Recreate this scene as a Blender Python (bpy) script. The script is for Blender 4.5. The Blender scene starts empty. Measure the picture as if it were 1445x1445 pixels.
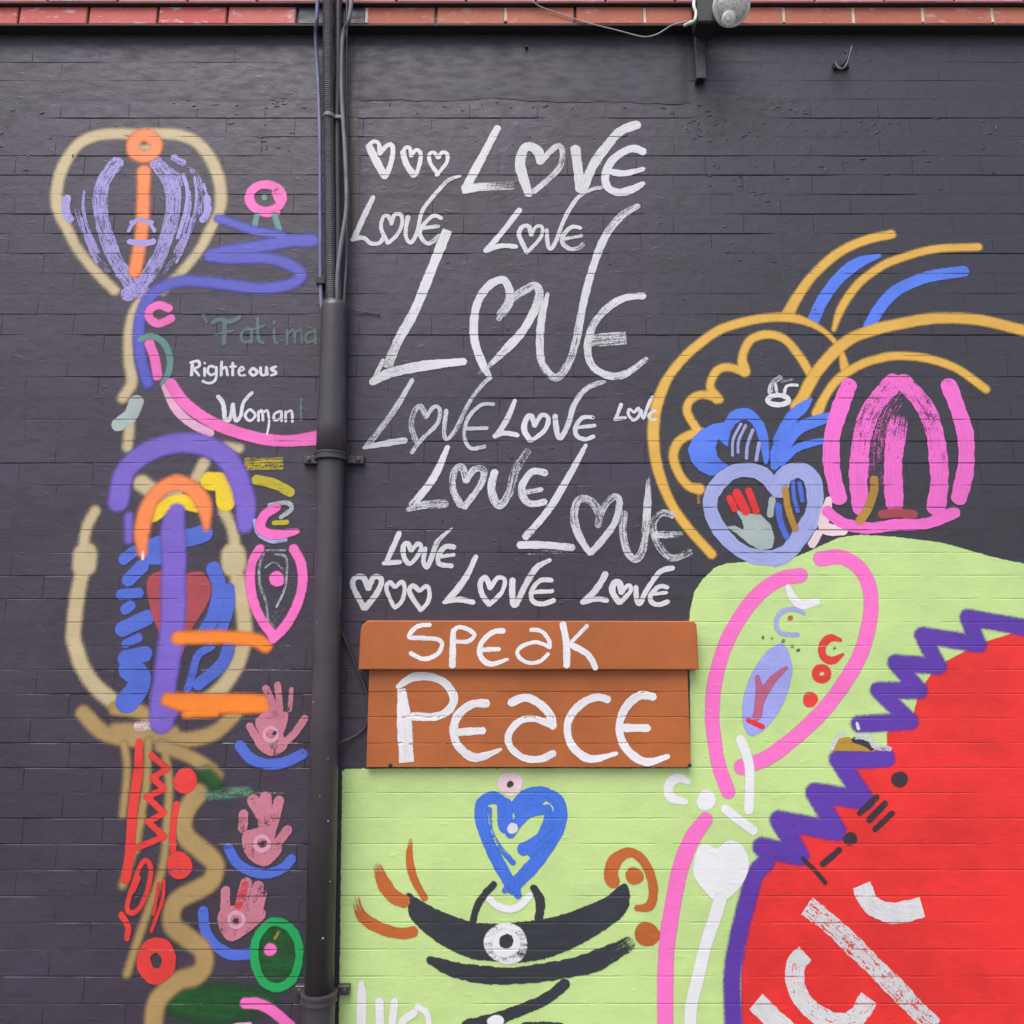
import bpy, math, random
import numpy as np

# ------------------------------------------------------------------ camera
SC = bpy.context.scene
D = 2.5            # camera to wall (m)
F = 1085.0         # focal length in photo pixels (photo is 1445 px wide)
TH = math.radians(9.5)
CZ = 1.6
cam_d = bpy.data.cameras.new('camera'); cam = bpy.data.objects.new('camera', cam_d)
SC.collection.objects.link(cam)
cam.location = (0, -D, CZ); cam.rotation_euler = (math.radians(90) + TH, 0, 0)
cam_d.sensor_width = 36; cam_d.lens = F / 1445 * 36
cam_d.clip_start = .05; cam_d.clip_end = 500
SC.camera = cam
# ------------------------------------------------------------------ sky, sun, exposure
SUN_EL, SUN_AZ = math.radians(62), math.radians(205)   # azimuth clockwise from +Y; wall faces -Y
w = bpy.data.worlds.new('World'); SC.world = w; w.use_nodes = True
nt = w.node_tree; bg = nt.nodes['Background']
sky = nt.nodes.new('ShaderNodeTexSky'); sky.sky_type = 'NISHITA'; sky.sun_disc = False
sky.sun_elevation = SUN_EL; sky.sun_rotation = SUN_AZ
sky.air_density = 1.0; sky.dust_density = 3.0; sky.ozone_density = .6
nt.links.new(sky.outputs[0], bg.inputs[0]); bg.inputs[1].default_value = .11
sd = bpy.data.lights.new('sun', 'SUN'); so = bpy.data.objects.new('sun', sd); SC.collection.objects.link(so)
sd.energy = 1.5; sd.angle = math.radians(45); sd.color = (1, .965, .94)
dx, dy = math.sin(SUN_AZ) * math.cos(SUN_EL), math.cos(SUN_AZ) * math.cos(SUN_EL)
from mathutils import Vector
so.rotation_euler = Vector((-dx, -dy, -math.sin(SUN_EL))).to_track_quat('-Z', 'Y').to_euler()
so.location = (-2, -6, 8)
vs = SC.view_settings; vs.view_transform = 'Standard'; vs.look = 'None'; vs.exposure = .92; vs.gamma = 1
vs.use_curve_mapping = False
SC.render.engine = 'CYCLES'
SC.cycles.transparent_max_bounces = 40

# ------------------------------------------------------------------ helpers
rnd = random.Random(7); rng = np.random.default_rng(7)
COL = SC.collection
ct, st = math.cos(TH), math.sin(TH)
def P(px, py, d=0.0):
    """photo pixel -> point on the plane d metres in front of the wall"""
    xc, yc = (px - 722.5) / F, (722.5 - py) / F
    fw = ct - yc * st; t = (D - d) / fw
    return (xc * t, -d, CZ + (st + yc * ct) * t)
def PN(pts, d=0.0):
    a = np.asarray(pts, float); xc = (a[:, 0] - 722.5) / F; yc = (722.5 - a[:, 1]) / F
    t = (D - d) / (ct - yc * st)
    return np.stack([xc * t, CZ + (st + yc * ct) * t], 1)
def mpp(px, py, d=0.0):            # metres per photo pixel there
    return (D - d) / (ct - (722.5 - py) / F * st) / F
def tag(o, label=None, cat=None, group=None, kind=None):
    if label: o['label'] = label
    if cat: o['category'] = cat
    if group: o['group'] = group
    if kind: o['kind'] = kind
    return o
def empty(name, loc, label, cat, group=None):
    o = bpy.data.objects.new(name, None); COL.objects.link(o); o.location = loc
    o.empty_display_size = .1
    return tag(o, label, cat, group)
def link(name, me, mats, parent=None, smooth=False):
    o = bpy.data.objects.new(name, me); COL.objects.link(o)
    for m in (mats if isinstance(mats, (list, tuple)) else [mats]):
        if me.materials.find(m.name) < 0: me.materials.append(m)
    if smooth: me.polygons.foreach_set('use_smooth', [True] * len(me.polygons))
    if parent:
        o.parent = parent
        o.matrix_parent_inverse = Vector((0, 0, 0)) and o.matrix_parent_inverse
        m = parent; off = Vector((0, 0, 0))
        while m: off += m.location; m = m.parent
        o.location = -off           # mesh data is written in world coordinates
    return o
def mesh(name, v, f):
    me = bpy.data.meshes.new(name); me.from_pydata([tuple(map(float, p)) for p in v], [], f); me.update(); return me
class MB:
    def __init__(s): s.v = []; s.f = []
    def box(s, x0, x1, y0, y1, z0, z1, c=0.0):
        b = len(s.v)
        if c <= 0:
            s.v += [(x, y, z) for x in (x0, x1) for y in (y0, y1) for z in (z0, z1)]
            s.f += [tuple(b + i for i in q) for q in ((0,1,3,2),(4,6,7,5),(0,4,5,1),(2,3,7,6),(0,2,6,4),(1,5,7,3))]
        else:   # y0 is the front; its edges are chamfered
            r = [(x0,z0),(x1,z0),(x1,z1),(x0,z1)]; q = [(x0+c,z0+c),(x1-c,z0+c),(x1-c,z1-c),(x0+c,z1-c)]
            s.v += [(x,y1,z) for x,z in r] + [(x,y0+c,z) for x,z in r] + [(x,y0,z) for x,z in q]
            for i in range(4):
                j = (i+1) % 4
                s.f += [(b+i,b+j,b+4+j,b+4+i),(b+4+i,b+4+j,b+8+j,b+8+i)]
            s.f += [(b+8,b+9,b+10,b+11),(b+3,b+2,b+1,b)]
        return s
    def tube(s, pts, rad, n=10, caps=True):
        pts = [Vector(p) for p in pts]; b = len(s.v); m = len(pts)
        rad = rad if isinstance(rad, (list, tuple)) else [rad]*m
        up = Vector((0, 1, 0)); 
        for i, p in enumerate(pts):
            t = (pts[min(i+1, m-1)] - pts[max(i-1, 0)]).normalized()
            a = up - t*up.dot(t)
            if a.length < 1e-3: a = Vector((1,0,0)) - t*t.x
            a.normalize(); c = t.cross(a); up = a
            for k in range(n):
                g = 2*math.pi*k/n; s.v.append(tuple(p + (a*math.cos(g) + c*math.sin(g))*rad[i]))
        for i in range(m-1):
            for k in range(n):
                l = (k+1) % n; s.f.append((b+i*n+k, b+i*n+l, b+(i+1)*n+l, b+(i+1)*n+k))
        if caps:
            s.f.append(tuple(b+k for k in range(n))[::-1]); s.f.append(tuple(b+(m-1)*n+k for k in range(n)))
        return s
    def lathe(s, c, axis, prof, n=24):
        """prof: list of (distance along axis, radius)"""
        ax = Vector(axis).normalized(); a = Vector((0,0,1)) - ax*ax.z
        if a.length < 1e-3: a = Vector((1,0,0))
        a.normalize(); q = ax.cross(a); b = len(s.v); c = Vector(c)
        for h, r in prof:
            for k in range(n):
                g = 2*math.pi*k/n; s.v.append(tuple(c + ax*h + (a*math.cos(g)+q*math.sin(g))*max(r, 1e-4)))
        for i in range(len(prof)-1):
            for k in range(n):
                l = (k+1) % n; s.f.append((b+i*n+k, b+i*n+l, b+(i+1)*n+l, b+(i+1)*n+k))
        s.f.append(tuple(b+k for k in range(n))[::-1]); e = b+(len(prof)-1)*n; s.f.append(tuple(e+k for k in range(n)))
        return s
    def build(s, name, mat, parent=None, smooth=False):
        return link(name, mesh(name, s.v, s.f), mat, parent, smooth)
def spline(pts, step, closed=False, smooth=True):
    """Catmull-Rom resample of an (n,k) array at about step metres (first two columns are metres)"""
    p = np.asarray(pts, float)
    if closed: p = np.vstack([p, p[:1]])
    if not smooth or len(p) < 3:
        q = p
    else:
        if closed: e = np.vstack([p[-2:-1], p, p[1:2]])
        else: e = np.vstack([2*p[:1]-p[1:2], p, 2*p[-1:]-p[-2:-1]])
        out = []
        for i in range(len(p)-1):
            p0, p1, p2, p3 = e[i:i+4]; t = np.linspace(0, 1, 12, endpoint=False)[:, None]
            # centripetal-ish tangents
            out.append(.5*((2*p1)+(-p0+p2)*t+(2*p0-5*p1+4*p2-p3)*t**2+(-p0+3*p1-3*p2+p3)*t**3))
        q = np.vstack(out+[p[-1:]])
    L = np.r_[0, np.cumsum(np.hypot(*np.diff(q[:, :2], axis=0).T))]
    n = max(3, int(L[-1]/step)+1); s = np.linspace(0, L[-1], n)
    return np.stack([np.interp(s, L, q[:, k]) for k in range(q.shape[1])], 1), s

# ------------------------------------------------------------------ materials
def lin(c): return tuple(((v/255)/12.92 if v/255 <= .04045 else ((v/255+.055)/1.055)**2.4) for v in c)
def N(t, kind, **kw):
    n = t.nodes.new(kind)
    for k, v in kw.items(): setattr(n, k, v)
    return n
def noise(t, vec, scale, detail=2.0, rough=.5):
    n = N(t, 'ShaderNodeTexNoise'); n.inputs['Scale'].default_value = scale
    n.inputs['Detail'].default_value = detail; n.inputs['Roughness'].default_value = rough
    t.links.new(vec, n.inputs['Vector']); return n.outputs['Fac']
def math_(t, op, a, b=None, c=None, clamp=False):
    n = N(t, 'ShaderNodeMath', operation=op, use_clamp=clamp)
    for i, x in enumerate((a, b, c)):
        if x is None: continue
        if isinstance(x, (int, float)): n.inputs[i].default_value = x
        else: t.links.new(x, n.inputs[i])
    return n.outputs[0]
def mapr(t, x, a, b, lo=0.0, hi=1.0, mode='SMOOTHSTEP'):
    n = N(t, 'ShaderNodeMapRange', interpolation_type=mode)
    for i, v in enumerate((x, a, b, lo, hi)):
        if isinstance(v, (int, float)): n.inputs[i].default_value = v
        else: t.links.new(v, n.inputs[i])
    return n.outputs[0]
def mixc(t, fac, a, b, blend='MIX'):
    n = N(t, 'ShaderNodeMix', data_type='RGBA', blend_type=blend)
    for s, x in ((0, fac), (6, a), (7, b)):
        if isinstance(x, (int, float)): n.inputs[s].default_value = x
        elif isinstance(x, tuple): n.inputs[s].default_value = (*x[:3], 1)
        else: t.links.new(x, n.inputs[s])
    return n.outputs[2]
def new_mat(name):
    m = bpy.data.materials.new(name); m.use_nodes = True; t = m.node_tree
    return m, t, t.nodes['Principled BSDF']
def pos(t):
    return N(t, 'ShaderNodeNewGeometry').outputs['Position']
def mapping(t, vec, sc):
    n = N(t, 'ShaderNodeMapping'); n.inputs['Scale'].default_value = sc; t.links.new(vec, n.inputs[0]); return n.outputs[0]
def bump(t, bs, h, strength, dist):
    n = N(t, 'ShaderNodeBump'); n.inputs['Strength'].default_value = strength; n.inputs['Distance'].default_value = dist
    t.links.new(h, n.inputs['Height']); t.links.new(n.outputs[0], bs.inputs['Normal'])
def wall_bump(t):
    p = pos(t)
    a = noise(t, p, 20, 4, .6); b = noise(t, mapping(t, p, (.8, 1, 1.2)), 80, 3, .6); c = noise(t, p, 300, 2)
    l = mapr(t, noise(t, mapping(t, p, (.6, 1, 1.4)), 34, 2, .5), .62, .74)   # dried lumps and runs
    h = math_(t, 'ADD', math_(t, 'MULTIPLY', a, 2.0), math_(t, 'ADD', math_(t, 'MULTIPLY', b, .55), math_(t, 'MULTIPLY', c, .25)))
    return math_(t, 'ADD', h, math_(t, 'MULTIPLY', l, .55))
def black_paint(name, base=(58, 49, 60), rough=.47, bmp=.42):
    m, t, b = new_mat(name); p = pos(t)
    n1 = noise(t, mapping(t, p, (1, 1, 1.7)), 2.3, 4, .6); n2 = noise(t, mapping(t, p, (1, 1, 3)), 14, 3); n3 = noise(t, p, 60, 3)
    c = mixc(t, mapr(t, n1, .36, .64), lin(base), lin((base[0]+7, base[1]+7, base[2]+10)))
    sx = N(t, 'ShaderNodeSeparateXYZ'); t.links.new(p, sx.inputs[0])
    # the right-hand bays were repainted in a greyer black
    rp = mapr(t, math_(t, 'ADD', sx.outputs[0], math_(t, 'MULTIPLY', n2, .05)), .50, .54, 0, .8)
    c = mixc(t, rp, c, lin((base[0]-2, base[1]+5, base[2]-1)))
    c = mixc(t, mapr(t, n2, .45, .75, 0, .6), c, lin((base[0]-10, base[1]-10, base[2]-8)))
    c = mixc(t, mapr(t, n3, .66, .8, 0, .35), c, lin((98, 94, 96)))
    t.links.new(c, b.inputs['Base Color'])
    t.links.new(mapr(t, n2, .3, .7, rough-.07, rough+.1), b.inputs['Roughness']); b.inputs['Specular IOR Level'].default_value = .5
    bump(t, b, wall_bump(t), bmp, .0022)
    return m
M_BLACK = black_paint('black_wall_paint')
M_BAND = black_paint('black_render_paint', (48, 41, 52), .53, .2)
M_MORTAR = black_paint('black_joint_paint', (54, 46, 55), .5, .5)
def plain(name, col, rough=.5, var=.15, scale=30, metal=0, bmp=.2, dirt=None, dist=.001):
    m, t, b = new_mat(name); p = pos(t); n1 = noise(t, p, scale, 4, .6)
    c0 = lin(col); dk = tuple(v*(1-var*2) for v in c0); lt = tuple(min(1, v*(1+var)) for v in c0)
    c = mixc(t, mapr(t, n1, .3, .7), dk, lt)
    if dirt:
        n2 = noise(t, p, scale*2.7, 5, .65); c = mixc(t, mapr(t, n2, .5, .66, 0, .85), c, lin(dirt))
    t.links.new(c, b.inputs['Base Color']); b.inputs['Roughness'].default_value = rough; b.inputs['Metallic'].default_value = metal
    if bmp: bump(t, b, noise(t, p, scale*6, 3), bmp, dist)
    return m
def brickred(name, a, c_, smear):
    m, t, b = new_mat(name); p = pos(t); oi = N(t, 'ShaderNodeObjectInfo').outputs['Random']
    n1 = noise(t, p, 9, 4, .6); n2 = noise(t, mapping(t, p, (1, 1, 2.5)), 16, 4, .65); n3 = noise(t, p, 130, 3)
    c = mixc(t, mapr(t, math_(t, 'ADD', math_(t, 'MULTIPLY', oi, .6), math_(t, 'MULTIPLY', n1, .6)), .2, .9), lin(a), lin(c_))
    c = mixc(t, mapr(t, n2, .57, .68, 0, smear), c, lin((205, 190, 185)))
    c = mixc(t, mapr(t, n3, .55, .75, 0, .4), c, lin((90, 55, 45)))
    t.links.new(c, b.inputs['Base Color']); b.inputs['Roughness'].default_value = .7
    bump(t, b, noise(t, p, 150, 4), .5, .002)
    return m
CO, ZJ = .075, CZ - .222*.075      # brick course height, height of one bed joint
def joints(t, p):
    sx = N(t, 'ShaderNodeSeparateXYZ'); t.links.new(p, sx.inputs[0])
    f = math_(t, 'FRACT', math_(t, 'DIVIDE', math_(t, 'SUBTRACT', sx.outputs[2], ZJ), CO))
    d = math_(t, 'MULTIPLY', math_(t, 'SUBTRACT', .5, math_(t, 'ABSOLUTE', math_(t, 'SUBTRACT', f, .5))), CO)
    m = math_(t, 'SUBTRACT', 1.0, mapr(t, d, .0009, .0032))
    return math_(t, 'MULTIPLY', m, mapr(t, noise(t, mapping(t, p, (5, 0, 16)), 1.0, 3, .6), .40, .58))
def paint(name, col, soft=.0022, rag=.0016, rough=.5, su=9.0, sv=210.0, sharp=.09, var=.12, jl=.75, streak=None, fuzz=0.0):
    """mural paint: edge = metres inside the outline, cov = how loaded the brush was"""
    m, t, b = new_mat('paint_'+name); p = pos(t); SOFT[name] = soft; STRK[name] = bool((soft < .0035) if streak is None else streak); streak = (soft < .0035) if streak is None else streak; jm = joints(t, p)
    e = N(t, 'ShaderNodeAttribute', attribute_name='edge').outputs['Fac']
    cv = N(t, 'ShaderNodeAttribute', attribute_name='cov').outputs['Fac']
    uv = N(t, 'ShaderNodeUVMap', uv_map='UVMap').outputs[0]
    r = noise(t, p, 70, 4, .7)
    if fuzz: e = math_(t, 'ADD', e, math_(t, 'MULTIPLY', math_(t, 'SUBTRACT', noise(t, p, 420, 2, .6), .5), fuzz))
    a1 = mapr(t, math_(t, 'ADD', e, math_(t, 'MULTIPLY', math_(t, 'SUBTRACT', r, .5), rag*4)), 0.0, soft)
    s1 = noise(t, mapping(t, uv, (su, sv, 1)), 1.0, 3, .6); s2 = noise(t, p, 170, 3, .65); s3 = noise(t, p, 26, 2)
    mm = math_(t, 'ADD', math_(t, 'ADD', math_(t, 'MULTIPLY', s1, .5), math_(t, 'MULTIPLY', s2, .32)), math_(t, 'MULTIPLY', s3, .18))
    q = math_(t, 'SUBTRACT', cv, mm)
    a2 = mapr(t, q, -sharp+.02, sharp+.02)
    al = math_(t, 'MULTIPLY', math_(t, 'MULTIPLY', a1, a2), math_(t, 'SUBTRACT', 1.0, math_(t, 'MULTIPLY', jm, jl)))
    t.links.new(al, b.inputs['Alpha'])
    c0 = lin(col); dk = tuple(v*(1-var*1.6) for v in c0); lt = tuple(min(1, v*(1+var*.5)) for v in c0)
    f = math_(t, 'ADD', math_(t, 'MULTIPLY', s1 if streak else noise(t, mapping(t, p, (1, 1, 1.6)), 7, 4, .65), .5), math_(t, 'MULTIPLY', noise(t, p, 2.2, 3), .5))
    t.links.new(mixc(t, mapr(t, f, .34, .62), dk, lt), b.inputs['Base Color'])
    b.inputs['Roughness'].default_value = rough
    hh = math_(t, 'SUBTRACT', wall_bump(t), math_(t, 'MULTIPLY', jm, 2.4 if jl else 0))
    bump(t, b, math_(t, 'ADD', hh, math_(t, 'MULTIPLY', s1, .5)) if streak else hh, .42 if jl < .3 else .3, .0018)
    return m
SPR = dict(soft=.02, rag=.0006, var=.09, jl=.5, fuzz=.02)
SOFT = {}; STRK = {}
PM = {
 'white': paint('white', (214, 211, 213), su=11, sv=190), 'grey': paint('grey', (196, 196, 204)), 'mist': paint('mist', (228, 226, 224), soft=.0045, rag=.0006, var=.05, jl=.15),
 'signwhite': paint('signwhite', (228, 224, 224), sharp=.12, jl=0), 'dry': paint('dry', (216, 213, 212), sharp=.05, su=30, sv=120, rag=.003),
 'pink': paint('pink', (244, 112, 190), soft=.005, rag=.0004, var=.06, jl=.12), 'hotpink': paint('hotpink', (240, 108, 184), soft=.006, streak=False), 'palepink': paint('palepink', (226, 168, 196), soft=.004),
 'blush': paint('blush', (232, 205, 205), soft=.003),
 'magenta': paint('magenta', (238, 108, 196), sharp=.06), 'handpink': paint('handpink', (194, 118, 134), su=30, sv=60, sharp=.06, streak=False), 'handlight': paint('handlight', (212, 152, 172)),
 'lime': paint('lime', (191, 216, 137), soft=.003, rag=.0022, rough=.5, var=.07, sv=60, jl=.1, streak=False), 'orange': paint('orange', (248, 136, 72), **SPR), 'orange2': paint('orange2', (246, 132, 36), **SPR),
 'tan': paint('tan', (196, 176, 134), **SPR), 'tan2': paint('tan2', (170, 140, 88), **SPR), 'mustard': paint('mustard', (222, 172, 72), soft=.012, rag=.0004, var=.08, jl=.4, fuzz=.01),
 'gold': paint('gold', (176, 134, 50), soft=.005),
 'yellow': paint('yellow', (240, 204, 24), soft=.008), 'olive': paint('olive', (188, 170, 30), sharp=.06),
 'purple': paint('purple', (120, 94, 192), **SPR), 'violet': paint('violet', (92, 54, 160), **dict(SPR, jl=.15, soft=.014)), 'lavender': paint('lavender', (164, 152, 212), su=16, sv=240, sharp=.07),
 'indigo': paint('indigo', (84, 84, 184), **SPR), 'blue': paint('blue', (84, 122, 226), soft=.004), 'leftblue': paint('leftblue', (78, 104, 200), soft=.005), 'heartblue': paint('heartblue', (66, 112, 212), sharp=.07, jl=.15, var=.16),
 'peri': paint('peri', (160, 166, 216), soft=.003, rag=.001), 'leaf': paint('leaf', (164, 166, 232), soft=.004, jl=.12),
 'red': paint('red', (228, 46, 42), soft=.004, rag=.001, jl=.15, var=.13), 'redline': paint('redline', (224, 58, 52), soft=.004), 'darkred': paint('darkred', (166, 68, 72), soft=.006), 'rosewood': paint('rosewood', (190, 98, 130), soft=.004),
 'green': paint('green', (26, 160, 84), soft=.003), 'darkgreen': paint('darkgreen', (26, 84, 36), soft=.05, rag=.004, sharp=.2, streak=False), 'seafoam': paint('seafoam', (96, 150, 116), soft=.012, sharp=.14),
 'teal': paint('teal', (96, 140, 134), soft=.006), 'fadedteal': paint('fadedteal', (84, 106, 102), soft=.006),
 'ink': paint('ink', (50, 52, 58), soft=.0025, rag=.0028, jl=.15), 'inksoft': paint('inksoft', (58, 44, 50), soft=.005), 'wallblack': paint('wallblack', (62, 58, 64), soft=.004),
 'brown': paint('brown', (188, 98, 42), sharp=.13, jl=.2), 'slate': paint('slate', (166, 178, 172), soft=.004), 'chalk': paint('chalk', (176, 184, 186), sharp=.12),
}
M_SIGN = plain('orange_panel_paint', (174, 95, 43), .55, .07, 5, bmp=.4, dist=.0016)
M_PIPE = plain('black_pipe_paint', (70, 63, 67), .38, .1, 6, bmp=.12)
M_COND = plain('ribbed_conduit', (84, 80, 84), .45, .12, 20, bmp=0)
M_CABLE = plain('grey_cable', (112, 110, 116), .5, .12, 16, bmp=0)
M_CABLEB = plain('blue_grey_cable', (112, 114, 146), .5, .15, 14, bmp=0)
M_CABLEK = plain('black_cable', (44, 42, 46), .5, .1, 14, bmp=0)
M_STEEL = plain('painted_steel', (62, 60, 70), .5, .14, 25, bmp=.3, dirt=(86, 80, 84))
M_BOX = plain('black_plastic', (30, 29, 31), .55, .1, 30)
M_LAMP = plain('weathered_white_plastic', (236, 233, 226), .5, .05, 34, bmp=.3, dirt=(176, 168, 152))
M_LENS = plain('dirty_lens', (230, 227, 218), .35, .08, 50, bmp=.15, dirt=(140, 134, 120))
M_WIRE = plain('pale_wire', (168, 162, 164), .5, .1, 40, bmp=0)
M_RED = brickred('red_brick_paint', (172, 88, 68), (184, 106, 80), .3)
M_REDL = brickred('red_brick_smeared', (200, 84, 80), (204, 106, 96), .8)
M_PINKB = brickred('pink_brick_paint', (206, 128, 128), (190, 110, 108), .4)
M_DABS = plain('white_mortar', (214, 192, 180), .8, .12, 60)
M_PAVE = plain('paving', (112, 110, 107), .85, .12, 3, bmp=.4, dirt=(74, 72, 70), dist=.003)

# ------------------------------------------------------------------ ground
m_ = MB(); m_.v = [(-60, -60, 0), (60, -60, 0), (60, 60, 0), (-60, 60, 0)]; m_.f = [(0, 1, 2, 3)]
tag(m_.build('pavement', M_PAVE), kind='structure')

# ------------------------------------------------------------------ the brick wall
CO, MO = .075, .246               # course height, brick module
ZJ = CZ - .222*CO                 # one joint
XW = 3.6
K0 = math.floor(-ZJ/CO); ZTOP = P(722, 34.5, .045)[2]
K1 = math.floor((ZTOP - ZJ)/CO)
offs = rng.uniform(-.0003, .0003, (200, 60))
def jit(k): return ((k*7919) % 97)/97*.02
def shift(k): return -.05 + (MO/2 if (k % 2) else 0) + jit(k)
BAND = [(-700,118),(180,117),(300,118),(400,124),(448,127),(470,140),(500,143),(560,141),(640,143),(672,140),(700,137),(740,143),(800,144),(880,144),(960,148),(990,144),(1060,122),(1120,122),(1200,124),(1270,121),(2200,122)]
bandz = PN(BAND); 
def wall_y(x, z, dip=.0022):
    """front of the painted brickwork: negative y is towards the camera"""
    x = np.asarray(x, float); z = np.asarray(z, float)
    k = np.floor((z - ZJ)/CO).astype(int); zz = (z - ZJ) - k*CO
    dj = np.minimum(zz, CO-zz)
    return -.0006 + dip*np.clip((.0026-dj)/.0012, 0, 1)
GREEN = [(483,1085),(600,1084),(974,1083.5),(973,870),(974,860),(979.5,835.5),(992,817),(1008.6,801),(1027,794.5),(1058,793),(1110,789),(1129,783.6),(1152,773),(1183,758.7),(1214,754.5),(1265,757.6),(1330,766),(1400,786),(1560,820),(1600,1560),(476,1560),(479,1400),(481,1250)]
def inside(pts, poly):
    x, y = pts[:, 0], pts[:, 1]; r = np.zeros(len(x), bool); n = len(poly)
    for i in range(n):
        (x1, y1), (x2, y2) = poly[i], poly[(i+1) % n]
        if y1 == y2: continue
        c = ((y1 > y) != (y2 > y)) & (x < (x2-x1)*(y-y1)/(y2-y1)+x1); r ^= c
    return r
GW = [tuple(p) for p in PN(GREEN)]
wall = empty('brick_wall', (0, 0, 0), 'black painted brick wall covered with white LOVE lettering and colourful painted figures', 'wall')
wall['kind'] = 'thing'
def brick_mesh(L, H, seed, wob=.0009, c=.0014, nx=5, cx=None):
    cx = c if cx is None else cx
    r = random.Random(seed); v = []; f = []; nz = 2
    def ring(x, z):
        return x, z
    for j in range(nz+1):
        for i in range(nx+1):
            x = -L/2+cx + (L-2*cx)*i/nx; z = -H/2+c+(H-2*c)*j/nz
            v.append((x, r.uniform(-.00008, .00008), z))
    g = lambda i, j: j*(nx+1)+i
    for j in range(nz):
        for i in range(nx): f.append((g(i,j), g(i+1,j), g(i+1,j+1), g(i,j+1)))
    per = [(i,0) for i in range(nx)] + [(nx,j) for j in range(nz)] + [(i,nz) for i in range(nx,0,-1)] + [(0,j) for j in range(nz,0,-1)]
    o = len(v); n = len(per)
    for (i, j) in per:
        x = -L/2 + L*i/nx; z = -H/2 + H*j/nz
        z += r.uniform(-wob, wob) if j in (0, nz) else 0
        v.append((x, c, z))
    for (i, j) in per:
        x, y, z = v[o+per.index((i,j))]; v.append((x, .05, z))
    for a in range(n):
        b = (a+1) % n
        f.append((g(*per[a]), o+a, o+b, g(*per[b]))); f.append((o+a, o+n+a, o+n+b, o+b))
    return v, f
VAR = [brick_mesh(MO-.0004, CO-.0032, s, .0009, .0012, 5, .0007) for s in range(8)]
VME = []
for i, (v, f) in enumerate(VAR):
    me = mesh('brick_%d' % i, v, f); me.materials.append(M_BLACK); VME.append(me)
spots = []
for k in range(K0, K1+1):
    z = ZJ + (k+.5)*CO
    if z < .02: continue
    c0 = math.floor((-XW - shift(k))/MO)
    for c in range(c0, c0 + int(2*XW/MO)+2):
        x = shift(k) + (c+.5)*MO
        spots.append((k, c, x, z, -offs[(k+60) % 200, (c+30) % 60]))
XZ = np.array([(s[2], s[3]) for s in spots])
cov_ = inside(XZ, GW)
SIGN = [(508,876),(987,876),(987,1083),(508,1083)]
cov_ |= inside(XZ, [tuple(p) for p in PN(SIGN)])
def to_px(x, z, y=0):
    dy = D + y; dz = z - CZ; fw = dy*ct + dz*st; up = -dy*st + dz*ct
    return 722.5 + F*x/fw, 722.5 - F*up/fw
cand = []
for i, s in enumerate(spots):
    px, py = to_px(s[2], s[3])
    zb = np.interp(s[2], bandz[:, 0], bandz[:, 1])
    if cov_[i] or not (20 < px < 1425) or py > 1435 or s[3] > zb - .03: continue
    cand.append((s[3] + (abs(px-722) > 560)*5, i))
cand.sort(); single = set(i for _, i in cand[:300])
bv, bf = [], []
for i, (k, c, x, z, y) in enumerate(spots):
    j = (k*31 + c*17) % 8
    if i in single:
        o = bpy.data.objects.new('brick', VME[j]); COL.objects.link(o); o.location = (x, y, z); o.parent = wall
    else:
        b = len(bv); bv += [(p[0]+x, p[1]+y, p[2]+z) for p in VAR[j][0]]; bf += [tuple(q+b for q in g) for g in VAR[j][1]]
tag(link('brickwork', mesh('brickwork', bv, bf), M_BLACK, wall), kind='stuff')
# mortar: one wavy sheet behind the brick faces, nearly flush in places
mx = np.arange(-XW-.2, XW+.2, .03); mz = []
for k in range(K0, K1+2): mz += [ZJ+k*CO]
mz = np.array(mz); wav = rng.normal(0, 1, (len(mz), len(mx)))
ker = np.hanning(17); ker /= np.sqrt((ker**2).sum()); wav = np.stack([np.convolve(r, ker, 'same') for r in wav])
wav = np.clip(.0007 + .0021*wav + rng.uniform(-.0004, .0004, wav.shape) + .0012*rng.normal(0, 1, (len(mz), 1)), .0001, .006)
wav[mz > P(700, 150)[2]] *= .25
mv = []; mf = []
for j, z in enumerate(mz):
    for dz_ in (-.006, .006):
        for i, x in enumerate(mx): mv.append((x, wav[j, i] + (0 if abs(dz_) < .007 else .004), z+dz_))
nxm = len(mx)
for r in range(2*len(mz)-1):
    for i in range(nxm-1): mf.append((r*nxm+i, r*nxm+i+1, (r+1)*nxm+i+1, (r+1)*nxm+i))
link('mortar', mesh('mortar', mv, mf), M_MORTAR, wall, True)
m_ = MB().box(-XW-.2, XW+.2, .052, .25, -.1, ZTOP+.36); m_.build('backing', M_MORTAR, wall)
# smooth rendered patch under the cornice in the middle bay, feathered into the brickwork
xa_, xb_ = P(503, 100)[0], P(975, 100)[0]
xs = np.linspace(xa_, xb_, 110); zl = np.interp(xs, bandz[:, 0], bandz[:, 1])
zl = zl + .0015*np.sin(xs*23) + .0012*np.sin(xs*61+1) + rng.uniform(-.0009, .0009, len(xs))
rows = 14; v = []; f = []; n = len(xs)
for j in range(rows+1):
    for i, x in enumerate(xs):
        t = j/rows; z = zl[i] + (ZTOP+.01-zl[i])*t
        side = min(1, (x-xa_)/.05, (xb_-x)/.05); lip = .5+.5*math.sin(x*11+.6)
        h = -.0006 + (.0019+.0012*lip*math.exp(-t*6))*min(1, side*1.2)*(1 if j else .75)
        v.append((x, -h, z))
for j in range(rows):
    for i in range(n-1): f.append((j*n+i, j*n+i+1, (j+1)*n+i+1, (j+1)*n+i))
link('render_patch', mesh('render_patch', v, f), M_BAND, wall, True)

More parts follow.
